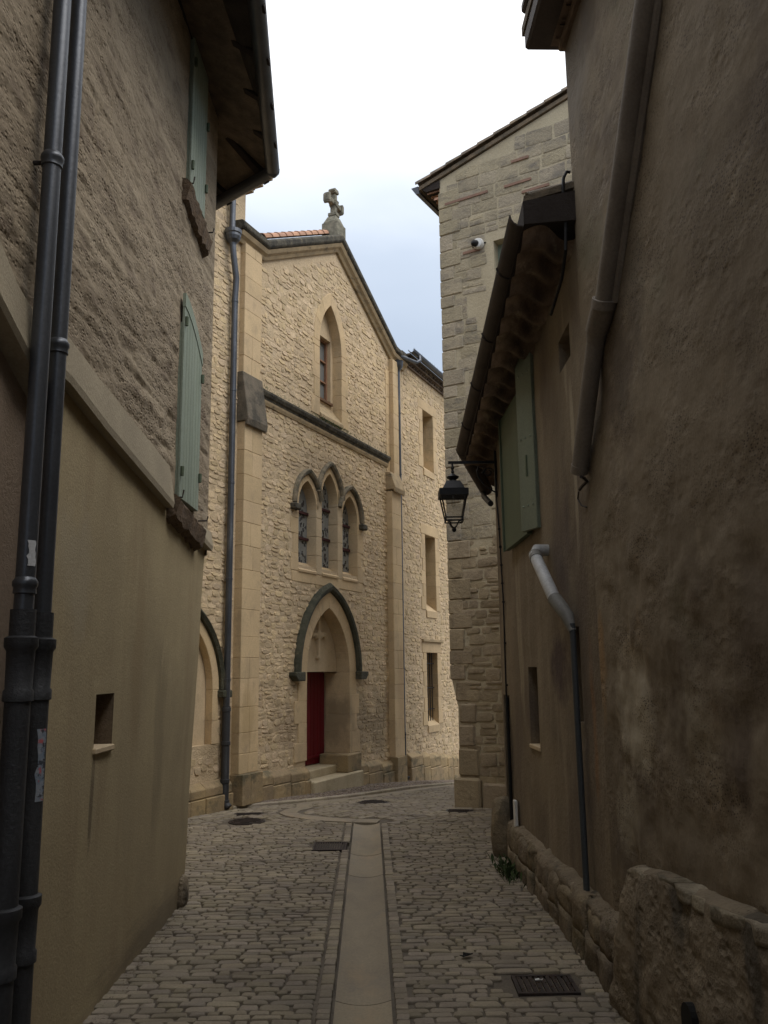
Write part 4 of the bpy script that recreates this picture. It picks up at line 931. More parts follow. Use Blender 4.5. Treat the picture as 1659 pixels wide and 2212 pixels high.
# ================================================================== TOWER HOUSE
tower = thing('stone_house', TW.P(1.5, 0, 0), 'tall pale stone block house with sloping verge behind the street lantern', 'house')
def tower_build():
    def vz(a): return 10.45+(a+.1)*.285
    TL = 6.0
    # wall body (mortar) with slight batter and eroded lower corner
    n_out = lambda z: 0
    outer = [(.06, -.4), (.06, 1.45), (-.035, 1.85), (-.05, 5), (-.03, 10.05), (-.03, 10.35), (TL, vz(TL)-.1), (TL, -.4)]
    wz = (.93, 1.75, 7.35, 8.95)
    plate('wall', TW, outer, [[(wz[0], wz[2]), (wz[1], wz[2]), (wz[1], wz[3]), (wz[0], wz[3])]], 0, .5, M_towm, tower)
    MB().prism(TW, [(.10, -.4), (.10, 10.3), (TL, vz(TL)-.15), (TL, -.4)], -7, -.51).build('rear_wall', M_towm, tower)
    # window recess with green shutter
    MB().fbox(TW, wz[0], wz[1], wz[2], wz[3], -.22, -.18).build('shutter', M_shut, tower)
    # stones: large blocks above, rubble below
    bricks = []
    for (u0_, v0, u1, v1) in ((962, 443, 1054, 414), (1105, 350, 1142, 340), (1090, 405, 1148, 386), (1128, 416, 1187, 399), (1001, 547, 1038, 540)):
        a0, z0 = TW.px(u0_, v0); a1, z1 = TW.px(u1, v1); bricks.append((a0, a1, (z0+z1)/2))
    def ok_top(a, z, w, h):
        if a-w/2 < .0 or z < 4.0 or z+h/2 > vz(a-w/2)-.12 or a > 4.5: return False
        if wz[0]-.12 < a+w/2 and a-w/2 < wz[1]+.12 and wz[2]-.1 < z+h/2 and z-h/2 < wz[3]+.12: return False
        return True
    def ok_low(a, z, w, h):
        lim = .08 if z < 1.75 else .0
        return a-w/2 > lim-.02 and .22 < z-h/2 and z < 4.0 and a < 3.0
    st = courses(TW, -.05, 4.5, 4.0, 11.6, (.17, .27), (.20, .52), .022, ok_top, (.005, .014), random.Random(9), tilt=.02, jig=.01, split=.06, umin=940, umax=1235)
    lay(st, 'block', 'wall_block', M_tow, tower, 170, 'wall_block_field')
    st = courses(TW, -.05, 3.0, .25, 4.0, (.10, .22), (.14, .40), .02, ok_low, (.005, .022), random.Random(10), tilt=.08, jig=.015, split=.3, umin=940, umax=1110)
    lay(st, 'rough', 'rubble_stone', M_towl, tower, 130, 'rubble_field')
    # corner quoins
    r = random.Random(4); z = 1.85; k = 0
    while z < 10.1:
        h = r.uniform(.2, .34); w = .34 if k % 2 else .2
        MB().fbox(TW, -.055+r.uniform(-.006, .006), w, z+.004, min(z+h, 10.15)-.004, -.3, .018+r.uniform(0, .008)).build('corner_stone', M_tow if z > 4 else M_towl, tower, bevel=.015)
        z += h; k += 1
    for z0, z1, a0, a1, n in ((1.52, 1.84, .02, .3, .02), (1.2, 1.5, .08, .38, .03), (.85, 1.18, .06, .34, .03), (.42, .83, .05, .4, .035), (-.3, .40, -.02, .42, .08), (-.3, .34, .44, 1.1, .06)):
        MB().fbox(TW, a0, a1, z0, z1, -.3, n).build('corner_stone', M_towl, tower, bevel=.03)
    for a0, a1, zb in bricks: MB().fbox(TW, a0, a1, zb-.022, zb+.022, -.04, .026).build('thin_brick', M_brick, tower)
    # roof with verge tiles and eaves
    d = Vector((1, .285)).normalized()
    MB().prism(TW, [(-.42, vz(-.42)-.1), (TL, vz(TL)-.1), (TL, vz(TL)-.03), (-.42, vz(-.42)-.03)], -7, .04).build('roof', M_tileo, tower)
    ax = TW.P(-d.x, -d.y)-TW.P(0, 0)
    for k in range(16):
        t_ = -.42+k*.3
        half_tile(TW.P(t_+.40*d.x, vz(t_)+.02+.40*d.y, -.02), ax, (0, 0, 1), .44, .08, .105, seg=7).build('verge_tile', M_tileo, tower, smooth=True)
    for k in range(9):
        for j in range(2): half_tile(TW.P(.05-.0*j, 10.02+.15*j, -.1-k*.2), -TW.e, (0, 0, 1), .2+.13*j, .075, .085, seg=6).build('cornice_tile', M_tile, tower, smooth=True)
    MB().prism(TW, [(-.40, 10.30), (-.02, 10.34), (-.02, 10.2), (-.28, 10.2)], -7, .02).build('eaves_board', M_wood, tower)
    MB().prism(TW, [(-.56, 10.34), (-.42, 10.34), (-.40, 10.2), (-.47, 10.2)], -7, .05).build('gutter', M_zincd, tower)
tower_build()
tag(None or thing('security_camera', TW.P(.68, 8.93, .02), 'round white fixture with a dark eye high on the pale stone wall', 'camera'))
sc = bpy.data.objects['security_camera']
MB().lathe(TW.P(.68, 8.95, .0), [(.0, 0), (.09, 0), (.095, .05), (.08, .09), (.0, .1)], 16, TW.n).build('housing', M_white, sc, smooth=True)
MB().lathe(TW.P(.66, 8.95, .06), [(.0, 0), (.055, .01), (.055, .09), (.03, .12), (0, .13)], 14, (TW.n+Vector((-.3, 0, -.3))).normalized()).build('lens', M_blackiron, sc, smooth=True)
MB().tube([TW.P(.56, 8.93, .01), TW.P(.8, 8.96, .01)], .012, 6).build('bracket', M_blackiron, sc)

# ================================================================== LEFT HOUSE
LH = thing('left_house', (-1.75, 6, 0), 'tall left house with rough pitted upper wall, smooth lower render and green shutters', 'house')
def zb_l(y): return float(np.interp(y, [-16, 4.52, 5.15, 6.66, 8.11, 9], [3.7, 3.59, 3.49, 3.31, 3.16, 3.1]))
def zt_l(y): return float(np.interp(y, [-16, 4.5, 4.94, 6.62, 6.72, 9], [4.0, 3.87, 3.81, 3.64, 3.5, 3.3]))
def left_build():
    Y0, Y1 = 4.30, 8.1
    wins_ = [(6.87, 7.53, 3.42, 5.20, True), (6.91, 7.47, 6.22, 7.72, False)]
    def nb(y): return 3.46+(4.15-max(y, 2.6))*.45
    def up(y, t):
        zt = 7.95; zlo = zb_l(y) if y > 4.29 else nb(y)+.1; z = zlo+(zt-zlo)*t
        d = .016*fbm((y*1.1, z*2.2, 1), 4)+.012*max(-.6, fbm((y*4, z*14, 7), 4))
        ridge = abs(noise.noise(Vector((y*.8, z*3.4, 2))))
        d -= .006*max(0, .25-ridge)
        rw = math.floor(z/.29); jz = abs(z/.29-rw-.5)*2; ja = abs(((y+rw*.23)/.47) % 1-.5)*2
        mk = max(0, min(1, .5+2.2*noise.noise(Vector((y*.9, z*1.1, 31)))))
        d -= .013*mk*(max(0, (jz-.86)/.14)+max(0, (ja-.93)/.07))
        p = noise.noise(Vector((y*17, z*30, 9)))
        d -= .010*max(0, p-.2)
        fade = min(1, max(0, (y-4.1)/.1)); edge = min(1, (8.1-y)/.04) if y < 8.1 else 0
        for a0, a1, z0, z1, _ in wins_:
            if a0-.05 < y < a1+.05 and z0-.05 < z < z1+.05: d = d*.3
        return LW.P(y, z, d*edge)
    ys = lin(-14, 3, 40)+lin(3.02, 8.1, 420, [q for w in wins_ for q in w[:2]])
    ts = lin(0, 1, 260)
    relief('upper_wall', up, ys, ts, M_lup, LH)
    # corner return upper / lower end wall heading away to the left
    Ee = Fr(LW.P(8.1, 0).x, LW.P(8.1, 0).y, -.76, .65, flip=True)
    relief('end_wall', lambda a, z: Ee.P(a, z, .012*fbm((a, z*2, 5), 3)*min(1, a/.05)), lin(0, 6, 40), lin(3.1, 8.1, 60), M_lup, LH)
    MB().box(-9, -2.1, -14, 8.0, 0, 8.0).build('core_wall', M_near, LH)
    # lower wall: base line to ledge line
    nz_ = (5.36, 5.71, 1.555, 1.88)
    def low(y, z):
        zb = zb_l(y); t = z/zb if z < zb else 1
        xb = -1.768-.0167*(y-5.6); xt = LW.P(y, 0).x+.0
        x = xb+(xt-xb)*min(1, t)
        d = .006*fbm((y*1.2, z*1.2, 4), 3)
        if nz_[0]-.06 < y < nz_[1]+.06 and nz_[2]-.06 < z < nz_[3]+.06: d = 0
        return Vector((x+d-.02, y, z))
    def low_t(y, z):
        z2 = z if z < 2.6 else 2.6+(z-2.6)*(zb_l(y)+.01-2.6)/(3.6-2.6)
        return low(y, z2)
    relief('lower_wall', low_t, lin(Y0, 8.1, 130, nz_[:2]), lin(-.05, 3.6, 110, nz_[2:]), M_llo, LH, holes=[nz_])
    relief('lower_end_wall', lambda a, z: Vector((low_t(8.1, z).x-.76*a, 8.1+.65*a, low_t(8.1, z).z)), lin(0, 6, 20), lin(-.05, 3.6, 40), M_llo, LH)
    # niche
    cs = [low(y, z) for y, z in ((nz_[0], nz_[2]), (nz_[1], nz_[2]), (nz_[1], nz_[3]), (nz_[0], nz_[3]))]
    mb = MB(); mb.add(cs+[c+Vector((-.28, 0, 0)) for c in cs], [(0, 1, 5, 4), (1, 2, 6, 5), (2, 3, 7, 6), (3, 0, 4, 7), (4, 5, 6, 7)])
    nich = mb.build('wall_niche', mat('niche_dark_render', (.17, .125, .08), (.13, .095, .062), bump=.4), LH)
    MB().box(cs[0].x-.27, cs[0].x+.025, nz_[0]-.02, nz_[1]-.01, nz_[2]-.03, nz_[2]+.006).build('niche_sill', M_pale, nich, bevel=.006)
    # pale band above the ledge
    def bandp(y0, y1, zt, nm='ledge_band', prot=.045):
        V = []; ysb = lin(y0, y1, 24)
        for y in ysb:
            b, t = zb_l(y), zt(y)
            V += [LW.P(y, b, -.1), LW.P(y, b-.012, prot), LW.P(y, b+.03, prot+.008), LW.P(y, t-.03, .03), LW.P(y, t+.01, -.03)]
        Fc = [(i*5+j, i*5+(j+1) % 5, (i+1)*5+(j+1) % 5, (i+1)*5+j) for i in range(len(ysb)-1) for j in range(5)]
        Fc += [(0, 1, 2, 3, 4), tuple(len(V)-1-k for k in range(5))]
        return MB().add(V, Fc).build(nm, M_band, LH)
    bandp(4.30, 6.70, lambda y: zt_l(y)+.02*fbm((y*3, 1, 1), 3))
    bandp(7.80, 8.12, lambda y: 3.36)
    # near part: other render, lower ledge
    def nb(y): return 3.46+(4.15-max(y, 2.6))*.45
    relief('near_wall', lambda y, t: LW.P(y, -.05+(nb(y)+.05)*t, -.075+.006*fbm((y*2, t*6, 2), 3)), lin(-14, 4.31, 90), lin(0, 1, 40), M_near, LH)
    V = []; ysb = lin(-14, 3, 8)+lin(3.05, 4.299, 24)
    for y in ysb:
        b = nb(y); V += [LW.P(y, b, -.1), LW.P(y, b, .03), LW.P(y, b+.03, .045), LW.P(y, b+.29+.04*noise.noise(Vector((y*4, 0, 0))), .02), LW.P(y, b+.31, -.05)]
    Fc = [(i*5+j, i*5+(j+1) % 5, (i+1)*5+(j+1) % 5, (i+1)*5+j) for i in range(len(ysb)-1) for j in range(5)]+[(0, 1, 2, 3, 4), tuple(len(V)-1-k for k in range(5))]
    MB().add(V, Fc).build('ledge_band', M_band, LH)
    # shutters
    for a0, a1, z0, z1, arched in wins_:
        sh = MB().fbox(LW, a0+.01, a1-.01, z0, z1-(.26 if arched else .02), -.01, .022).build('shutter', M_shut, LH)
        npk = 7; w = (a1-a0)/npk
        def topz(a):
            if not arched: return z1
            q = (a-(a0))/(a1-a0); return z1-.30*max(0, q)**1.7
        for k in range(npk):
            q0, q1 = a0+k*w+.003, a0+(k+1)*w-.003
            zt0, zt1 = topz(q0), topz(q1)
            MB().prism(LW, [(q0, z0), (q1, z0), (q1, zt1-(.10 if arched else 0)), (q0, zt0-(.10 if arched else 0))], .02, .042).build('shutter_board', M_shut, sh, bevel=.003)
        if arched:
            for k in range(6):
                q0, q1 = a0+(a1-a0)*k/6, a0+(a1-a0)*(k+1)/6
                MB().prism(LW, [(q0, topz(q0)-.12), (q1, topz(q1)-.12), (q1, topz(q1)), (q0, topz(q0))], .02, .048).build('shutter_head', M_shut, sh)
        for aa, zz in (((a0+.02), z0+.22), ((a1-.02), z0+.3), ((a0+.02), z1-.25), ((a1-.02), z1-.55)):
            MB().lathe(LW.P(aa, zz, .055), [(0, -.04), (.014, -.04), (.016, .04), (0, .04)], 8).build('hinge', M_shutd, sh)
        MB().tube([LW.P(a0-.08, z0-.02, 0), LW.P(a0-.08, z0-.02, .09), LW.P(a0-.08, z0+.04, .1)], .007, 6).build('shutter_catch', M_iron, sh)
        MB().tube([LW.P(a1+.14, z0-.06, 0), LW.P(a1+.14, z0-.06, .09), LW.P(a1+.14, z0-.02, .1)], .007, 6).build('shutter_catch', M_iron, sh)
        # dark gap around the head
        # rough sill
        V = []; ysb = lin(a0-.13, a1+.16, 16); r = random.Random(int(a0*10))
        for y in ysb:
            zz = z0-.03+(-.12*(y-a0)) ; V += [LW.P(y, zz-.20+r.uniform(-.02, .02), -.03), LW.P(y, zz-.17+r.uniform(-.02, .02), .05+r.uniform(-.01, .01)), LW.P(y, zz-.03, .085+r.uniform(-.012, .01)), LW.P(y, zz+.01, .05), LW.P(y, zz+.03, -.03)]
        Fc = [(i*5+j, i*5+(j+1) % 5, (i+1)*5+(j+1) % 5, (i+1)*5+j) for i in range(len(ysb)-1) for j in range(5)]+[(0, 1, 2, 3, 4), tuple(len(V)-1-k for k in range(5))]
        MB().add(V, Fc).build('window_sill', mat('brown_rough_sill', (.16, .11, .07), (.11, .08, .055), (9, 9, 9), bump=1, bscale=22, bdist=.03), LH)
    # eaves: soffit boards, rafters, gutter
    E0 = at_y(572, 0, 6.1); E1 = at_y(603, 379, 8.6)
    zE = (E0.z+E1.z)/2; d = (E1-E0); d.z = 0; d.normalize()
    Pn = Vector((E1.x, E1.y, zE))-d*20; Pf = Vector((E1.x, E1.y, zE))
    q = at_y(468, 455, 1.0); s_ = (zE-2)/(q.z-2); Pe = CAM+(q-CAM)*s_; dirE = (Pe-Pf); dirE.z = 0; dirE.normalize()
    Pb = Pf+dirE*5
    Wn = LW.P(Pn.y, 7.95, -.1); Wf = LW.P(8.1, 7.95, -.1); We = Wf+Vector((-.76, .65, 0))*5
    Rn = Vector((-5.5, Pn.y, 9.6)); Rf = Vector((-5.5, 6.2, 9.6)); Rb = Vector((-5.5, 12, 9.6))
    o = .025
    def quad(a, b, c, e_, t, nm, m):
        up_ = Vector((0, 0, t)); return MB().hexa([a, b, c, e_, a+up_, b+up_, c+up_, e_+up_]).build(nm, m, LH)
    up_ = Vector((0, 0, .07))
    quad(Pn+up_, Pf+up_, Wf+up_, Wn+up_, .03, 'soffit', M_woodl)
    quad(Pf+up_, Pb+up_, We+up_, Wf+up_, .03, 'soffit', M_woodl)
    quad(Pn+Vector((-.12, 0, .11)), Pf+Vector((-.12, 0, .11)), Rf, Rn, .05, 'roof', M_tileo)
    quad(Pf+Vector((-.12, 0, .11)), Pb+Vector((-.12, -.06, .11)), Rb, Rf, .05, 'roof', M_tileo)
    for k in range(9):
        y = 8.05-k*.62; t_ = (y-Pn.y)/(Pf.y-Pn.y); p = Pn.lerp(Pf, t_); w_ = LW.P(y, 7.95, -.1); 
        a, b = p+Vector((0, 0, .065)), w_+Vector((0, 0, .065)); hw = Vector((0, .045, 0)); dn = Vector((0, 0, -.13))
        MB().hexa([a-hw+dn*.7, a+hw+dn*.7, b+hw+dn, b-hw+dn, a-hw, a+hw, b+hw, b-hw]).build('rafter', M_wood, LH, bevel=.008)
    for k in range(5):
        p = Pf.lerp(Pb, .04+k*.13); w_ = Wf.lerp(We, .02+k*.13); a, b = p+Vector((0, 0, .065)), w_+Vector((0, 0, .065)); hw = dirE*.045; dn = Vector((0, 0, -.13))
        MB().hexa([a-hw+dn*.7, a+hw+dn*.7, b+hw+dn, b-hw+dn, a-hw, a+hw, b+hw, b-hw]).build('rafter', M_wood, LH, bevel=.008)
    # plate beam along wall top
    MB().hexa([LW.P(y, z, n) for z in (7.72, 7.86) for y, n in ((-8, .1), (8.2, .1), (8.2, -.05), (-8, -.05))]).build('wall_plate', M_wood, LH)
    # gutter: half round swept along eaves
    def gsweep(A, B, nm='gutter'):
        dd = (B-A).normalized(); sd_ = Vector((dd.y, -dd.x, 0)); V = []
        if sd_.x < 0 and abs(dd.y) > .9: sd_ = -sd_
        pr = [(math.cos(t_)*.075, math.sin(t_)*.075) for t_ in np.linspace(math.pi, 2*math.pi, 9)]; pr += [(x*.9, z_*.9) for x, z_ in pr[::-1]]
        for P_ in (A, B):
            for x, z_ in pr: V.append(P_+sd_*x+Vector((0, 0, z_+.05)))
        k = len(pr)
        return MB().add(V, [tuple(range(k))[::-1], tuple(range(k, 2*k))]+[(i, (i+1) % k, (i+1) % k+k, i+k) for i in range(k)]).build(nm, M_zincd, LH, smooth=True)
    gin = Vector((-.07, -.02, 0))
    gsweep(Pn+gin, Pf+gin); gsweep(Pf+gin, Pb+gin)
    MB().lathe(Pf+gin+Vector((0, 0, .04)), [(0, -.075), (.04, -.065), (.075, -.02), (.078, .02)], 12).build('gutter_corner', M_zincd, LH, smooth=True)
    # row of old tiles at the eaves
    for k in range(26):
        p = Pf-d*(.1+k*.2)+Vector((-.20, 0, .17)); ax = (Vector((-.6, 0, .28)))
        half_tile(p+ax.normalized()*.4, -ax, (0, 0, 1), .42, .07, .09, seg=6).build('eaves_tile', M_tileo, LH, smooth=True)
    # downpipes
    def dp(y, r_top, pts_extra, zsock, nm):
        x = LW.P(y, 0).x
        c = Vector((x+r_top+.05, y, 0))
        p = MB().tube([c+Vector((0, 0, 8)), c+Vector((0, 0, 2.2))], r_top, 20).build('downpipe', M_zincd, LH, smooth=True)
        return c, p
    c1, p1 = dp(3.99, .045, 0, 0, 0)
    c2, p2 = dp(4.21, .042, 0, 0, 0)
    for c, p, r_, zs in ((c1, p1, .045, (4.60, 2.42)), (c2, p2, .042, (3.68,))):
        for z in zs:
            MB().lathe(c+Vector((0, 0, z)), [(r_, -.05), (r_+.008, -.045), (r_+.006, -.02), (r_+.012, -.01), (r_+.012, .01), (r_+.006, .02), (r_, .03)], 20).build('pipe_collar', M_zincd, p, smooth=True)
        MB().tube([c+Vector((-.12, 0, zs[0]-.02)), c+Vector((-.04, 0, zs[0]-.02))], .012, 6).build('pipe_bracket', M_iron, p)
        lo = MB().tube([c+Vector((0, 0, 2.3)), c+Vector((0, 0, -.02))], r_+.012, 20).build('downpipe', M_castd, LH, smooth=True)
        MB().lathe(c+Vector((0, 0, 2.02)), [(r_+.01, -.14), (r_+.022, -.135), (r_+.022, -.09), (r_+.014, -.08), (r_+.018, .09), (r_+.03, .11), (r_+.03, .15), (r_+.01, .16)], 20).build('pipe_socket', M_castd, lo, smooth=True)
        MB().lathe(c+Vector((0, 0, .85)), [(r_+.01, -.14), (r_+.022, -.135), (r_+.022, -.09), (r_+.014, -.08), (r_+.018, .09), (r_+.03, .11), (r_+.03, .15), (r_+.01, .16)], 20).build('pipe_socket', M_castd, lo, smooth=True)
    # torn sticker on the second pipe and pale label on the first
    for c, r_, z0, z1, q0, q1 in ((c2, .0555, 1.42, 1.75, -.95, -.15), (c1, .0465, 2.50, 2.62, -1.1, -.3)):
        V = []; r = random.Random(5)
        for i in range(9):
            t_ = i/8
            for j in range(5): 
                ang = q0+(q1-q0)*j/4+(r.uniform(-.12, .12) if j in (0, 4) else 0); V.append(c+Vector((math.cos(ang)*(r_+.0015), math.sin(ang)*(r_+.0015), z0+(z1-z0)*t_)))
        MB().add(V, [(i*5+j, i*5+j+1, (i+1)*5+j+1, (i+1)*5+j) for i in range(8) for j in range(4)]).build('torn_sticker', M_paper if r_ > .05 else M_pvc, LH)
left_build()
def rock(name, c, rx, ry, rz, m, label, cat, seed=1, amp=.15, top=None):
    bm = bmesh.new(); bmesh.ops.create_icosphere(bm, subdivisions=3, radius=1)
    for v in bm.verts:
        p = v.co.copy(); k = 1+amp*fbm((p.x*1.3+seed, p.y*1.3, p.z*1.3), 3)
        mxy = max(abs(p.x), abs(p.y), 1e-3); f = (abs(p.x)**4+abs(p.y)**4+abs(p.z)**4)**(-.25)
        q = p*((1+f*1.0)/2)*k; v.co = Vector((q.x*rx, q.y*ry, max(-.02, (q.z+.75)*rz*.58)))
    me = bpy.data.meshes.new(name); bm.to_mesh(me); bm.free(); me.materials.append(m); me.shade_smooth()
    o = link(name, me, None, Matrix.Translation(c)); return tag(o, label, cat)
rock('corner_stone', Vector((-1.815, 7.98, 0)), .06, .12, .27, M_rpl, 'small dark pointed guard stone at the far foot of the left house', 'guard stone', 2, .25)

# ================================================================== RIGHT HOUSE (far part with eaves and lantern)
RH = thing('right_house', (1.4, 8, 0), 'low streaked brown right house with wavy tiled eaves and green shutters', 'house')
def right_build():
    def ztop(y): return 5.25-(y-6.05)*.165
    nich = [(8.17, 8.58, 1.29, 2.02, .14, M_brown), (6.60, 6.80, 1.6, 2.32, .2, M_dark), (6.42, 6.78, 4.5, 4.82, .12, M_brown), (9.66, 10.02, .42, 1.72, .3, M_wood)]
    def surf(y, z):
        zt = ztop(y)
        z2 = z if z < 3.9 else 3.9+(z-3.9)*(zt+.02-3.9)/1.5
        d = .012*fbm((y*.9, z*1.0, 3), 3)+.004*fbm((y*5, z*5, 3), 3)
        for a0, a1, z0, z1, _, _m in nich:
            if a0-.05 < y < a1+.05 and z0-.06 < z < z1+.06: d = 0
        if y > 10.09: d = 0
        lean = .02*(2.0-z)/2 if z < 2 else 0
        return RB.P(y, z2, d)
    zs_ = lin(-.06, 5.4, 150, [v for n_ in nich for v in n_[2:4]])
    relief('wall', surf, lin(5.98, 10.1, 150, [v for n_ in nich for v in n_[:2]]), zs_, M_rw, RH, holes=[n_[:4] for n_ in nich])
    for a0, a1, z0, z1, dp, m in nich:
        def zz(y, z): return surf(y, z)
        cs = [surf(a0, z0), surf(a1, z0), surf(a1, z1), surf(a0, z1)]
        b = MB().add(cs+[c-RB.n*dp for c in cs], [(0, 1, 5, 4), (1, 2, 6, 5), (2, 3, 7, 6), (3, 0, 4, 7)]).build('wall_opening', M_rw, RH)
        MB().add([c-RB.n*(dp-.004) for c in cs], [(0, 1, 2, 3)]).build('opening_board', m, b)
    MB().fbox(RB, 8.15, 8.6, 1.255, 1.292, -.1, .015).build('window_sill', M_pale, RH, bevel=.006)
    # end wall turning away to the right
    p0 = RB.P(10.1, 0); EE = Fr(p0.x, p0.y, .33, .95, flip=True)
    relief('end_wall', lambda a, z: EE.P(a, z, 0), lin(0, 4, 12), lin(-.3, 4.6, 12), M_rw, RH)
    MB().add([(1.9, 6.2, -.2), (6, 6.2, -.2), (6, 12, -.2), (2.4, 12, -.2), (1.9, 6.2, 4.3), (6, 6.2, 4.8), (6, 12, 4.3), (2.4, 12, 4.1)], [(3, 2, 1, 0), (4, 5, 6, 7), (0, 1, 5, 4), (1, 2, 6, 5), (2, 3, 7, 6), (3, 0, 4, 7)]).build('core_wall', M_rw, RH)
    # eaves
    G0 = at_y(1100, 470, 6.05); G1 = at_y(985, 975, 10.5); G2 = at_y(1035, 1060, 11.4)
    def gx(y): t_ = (y-G0.y)/(G1.y-G0.y); return G0.lerp(G1, t_)
    r = random.Random(8)
    per = .30; k = 0
    y = 6.03
    while y < 10.40:
        y1 = min(y+per, 10.45)
        def wave(yy, q):
            w = RB.P(yy, 0).x+.06; g = gx(yy).x+.10; xx = w+(g-w)*q
            ph = 2*math.pi*(yy-6.03)/per
            zz = ztop(yy)+.02-.065*(1-math.cos(ph))*.5+.006*fbm((xx*9, yy*9, 2), 3)
            return Vector((xx, yy+.11*math.sin(q*6.2), zz-.03*(1-q)))
        relief('genoise_tile', wave, lin(y, y1, 12), lin(0, 1, 14, (.495, .505)), M_geno, RH)
        y = y1
    V = []
    for yy in (6.0, 10.4):
        w = RB.P(yy, 0).x+.1; g = gx(yy).x+.10
        V += [Vector((w, yy, ztop(yy)+.10)), Vector((g, yy, ztop(yy)+.06)), Vector((g, yy, ztop(yy)+.25)), Vector((w, yy, ztop(yy)+.36))]
    MB().add(V, [(0, 1, 2, 3), (7, 6, 5, 4), (0, 4, 5, 1), (1, 5, 6, 2), (2, 6, 7, 3), (3, 7, 4, 0)]).build('genoise_bed', M_wood, RH)
    # corner continuation of the eaves
    wA, wB = RB.P(10.1, 0), EE.P(2.5, 0)
    V = [Vector((wA.x+.1, 10.1, ztop(10.1)+.05)), Vector((G1.x+.1, 10.5, G1.z+.02)), Vector((G2.x+.1, 11.4, G2.z+.1)), Vector((wB.x, wB.y, 4.45))]
    MB().add(V+[v+Vector((0, 0, .06)) for v in V], [(3, 2, 1, 0), (4, 5, 6, 7), (0, 1, 5, 4), (1, 2, 6, 5), (2, 3, 7, 6), (3, 0, 4, 7)]).build('genoise_bed', M_geno, RH)
    # roof slab + tiles on top
    def roofpt(x, y): return ztop(y)+.20+max(0, (x-.9))*.3
    V = [Vector((x, y, roofpt(x, y))) for y, x in ((6.02, 1.1), (6.02, 6), (10.5, 6), (10.45, 1.1))]
    MB().add(V+[v+Vector((0, 0, .05)) for v in V], [(3, 2, 1, 0), (4, 5, 6, 7), (0, 1, 5, 4), (1, 2, 6, 5), (2, 3, 7, 6), (3, 0, 4, 7)]).build('roof', M_tileo, RH)
    for k in range(21):
        y = 6.12+k*.21
        half_tile(Vector((1.75, y, roofpt(1.75, y)+.03)), (-1, 0, -.3), (0, 0, 1), .62, .08, .1, seg=6).build('roof_tile', M_tileo, RH, smooth=True)
    # gutter (box like, seen from below)
    def gut(A, B, w=.19):
        dd = (B-A).normalized(); sd_ = Vector((dd.y, -dd.x, 0)).normalized()
        pr = [(math.cos(t_)*w/2, math.sin(t_)*w/2) for t_ in np.linspace(math.pi, 2*math.pi, 9)]; pr += [(x*.88, z_*.88) for x, z_ in pr[::-1]]; k = len(pr)
        V = [P_+sd_*(x+w/2)+Vector((0, 0, z_+.02)) for P_ in (A, B) for x, z_ in pr]
        return MB().add(V, [tuple(range(k))[::-1], tuple(range(k, 2*k))]+[(i, (i+1) % k, (i+1) % k+k, i+k) for i in range(k)]).build('gutter', M_gutr, RH, smooth=True)
    g_ = gut(G0, G1); g2 = gut(G1, G2)
    MB().lathe(G1+Vector((.095, 0, .02)), [(0, -.096), (.05, -.086), (.096, -.01), (.098, .01)], 14).build('gutter_corner', M_castd, g_)
    for t_ in (.15, .38, .6, .82):
        p = G0.lerp(G1, t_)+Vector((.095, 0, .02)); MB().tube([p+Vector((math.cos(q)*.10, 0, math.sin(q)*.10)) for q in np.linspace(math.pi, 2*math.pi, 9)], .008, 6).build('gutter_bracket', M_iron, g_)
    MB().tube([G2+Vector((.06, 0, -.03)), at_y(1045, 1072, 11.1), at_y(1060, 1088, 10.2)], .035, 10).build('gutter_outlet', M_castd, RH, smooth=True)
    # shutters
    A0, A1 = RB.P(8.05, 0, .0), RB.P(9.2, 0, .0)
    sh = MB().fbox(RB, 8.02, 9.2, 3.26, 4.72, .02, .07).build('shutter', M_shutd, RH)
    MB().fbox(RB, 9.17, 9.21, 3.25, 4.72, .07, .09).build('shutter_edge', M_shutd, sh)
    hz = Fr(RB.P(7.73, 0, .01).x, 7.73, -.42, 1.0, flip=False)
    q = at_y(1131, 1148, 7.99)
    h0 = RB.P(7.73, 0, .015); dirv = Vector((q.x-h0.x, q.y-h0.y, 0)); ln = dirv.length*1.02
    SF = Fr(h0.x, h0.y, dirv.x, dirv.y, flip=True)
    sh2 = MB().prism(SF, [(0, 3.27), (ln, 3.27), (ln, 4.98), (0, 5.0)], -.02, .02).build('shutter', mat('lit_olive_shutter_paint', (.185, .215, .16), (.155, .18, .135), (4, 4, 1), bump=.1, rough=.6), RH, bevel=.004)  # paler green carries the light on the swung-open leaf
    for zz in (3.5, 4.15, 4.78):
        for k in (.2, .5, .8): MB().lathe(SF.P(ln*k, zz, .018), [(.012, 0), (.012, .006), (.004, .01), (0, .01)], 8, SF.n).build('shutter_bolt', M_shut, sh2)
    MB().fbox(SF, ln*.45, ln*.52, 3.78, 3.98, .02, .03).build('shutter_latch', M_shutd, sh2)
    # rubble plinth at the foot
    def foot(y): return 1.235+.031*(9.4-y)
    r = random.Random(14)
    y = 5.45
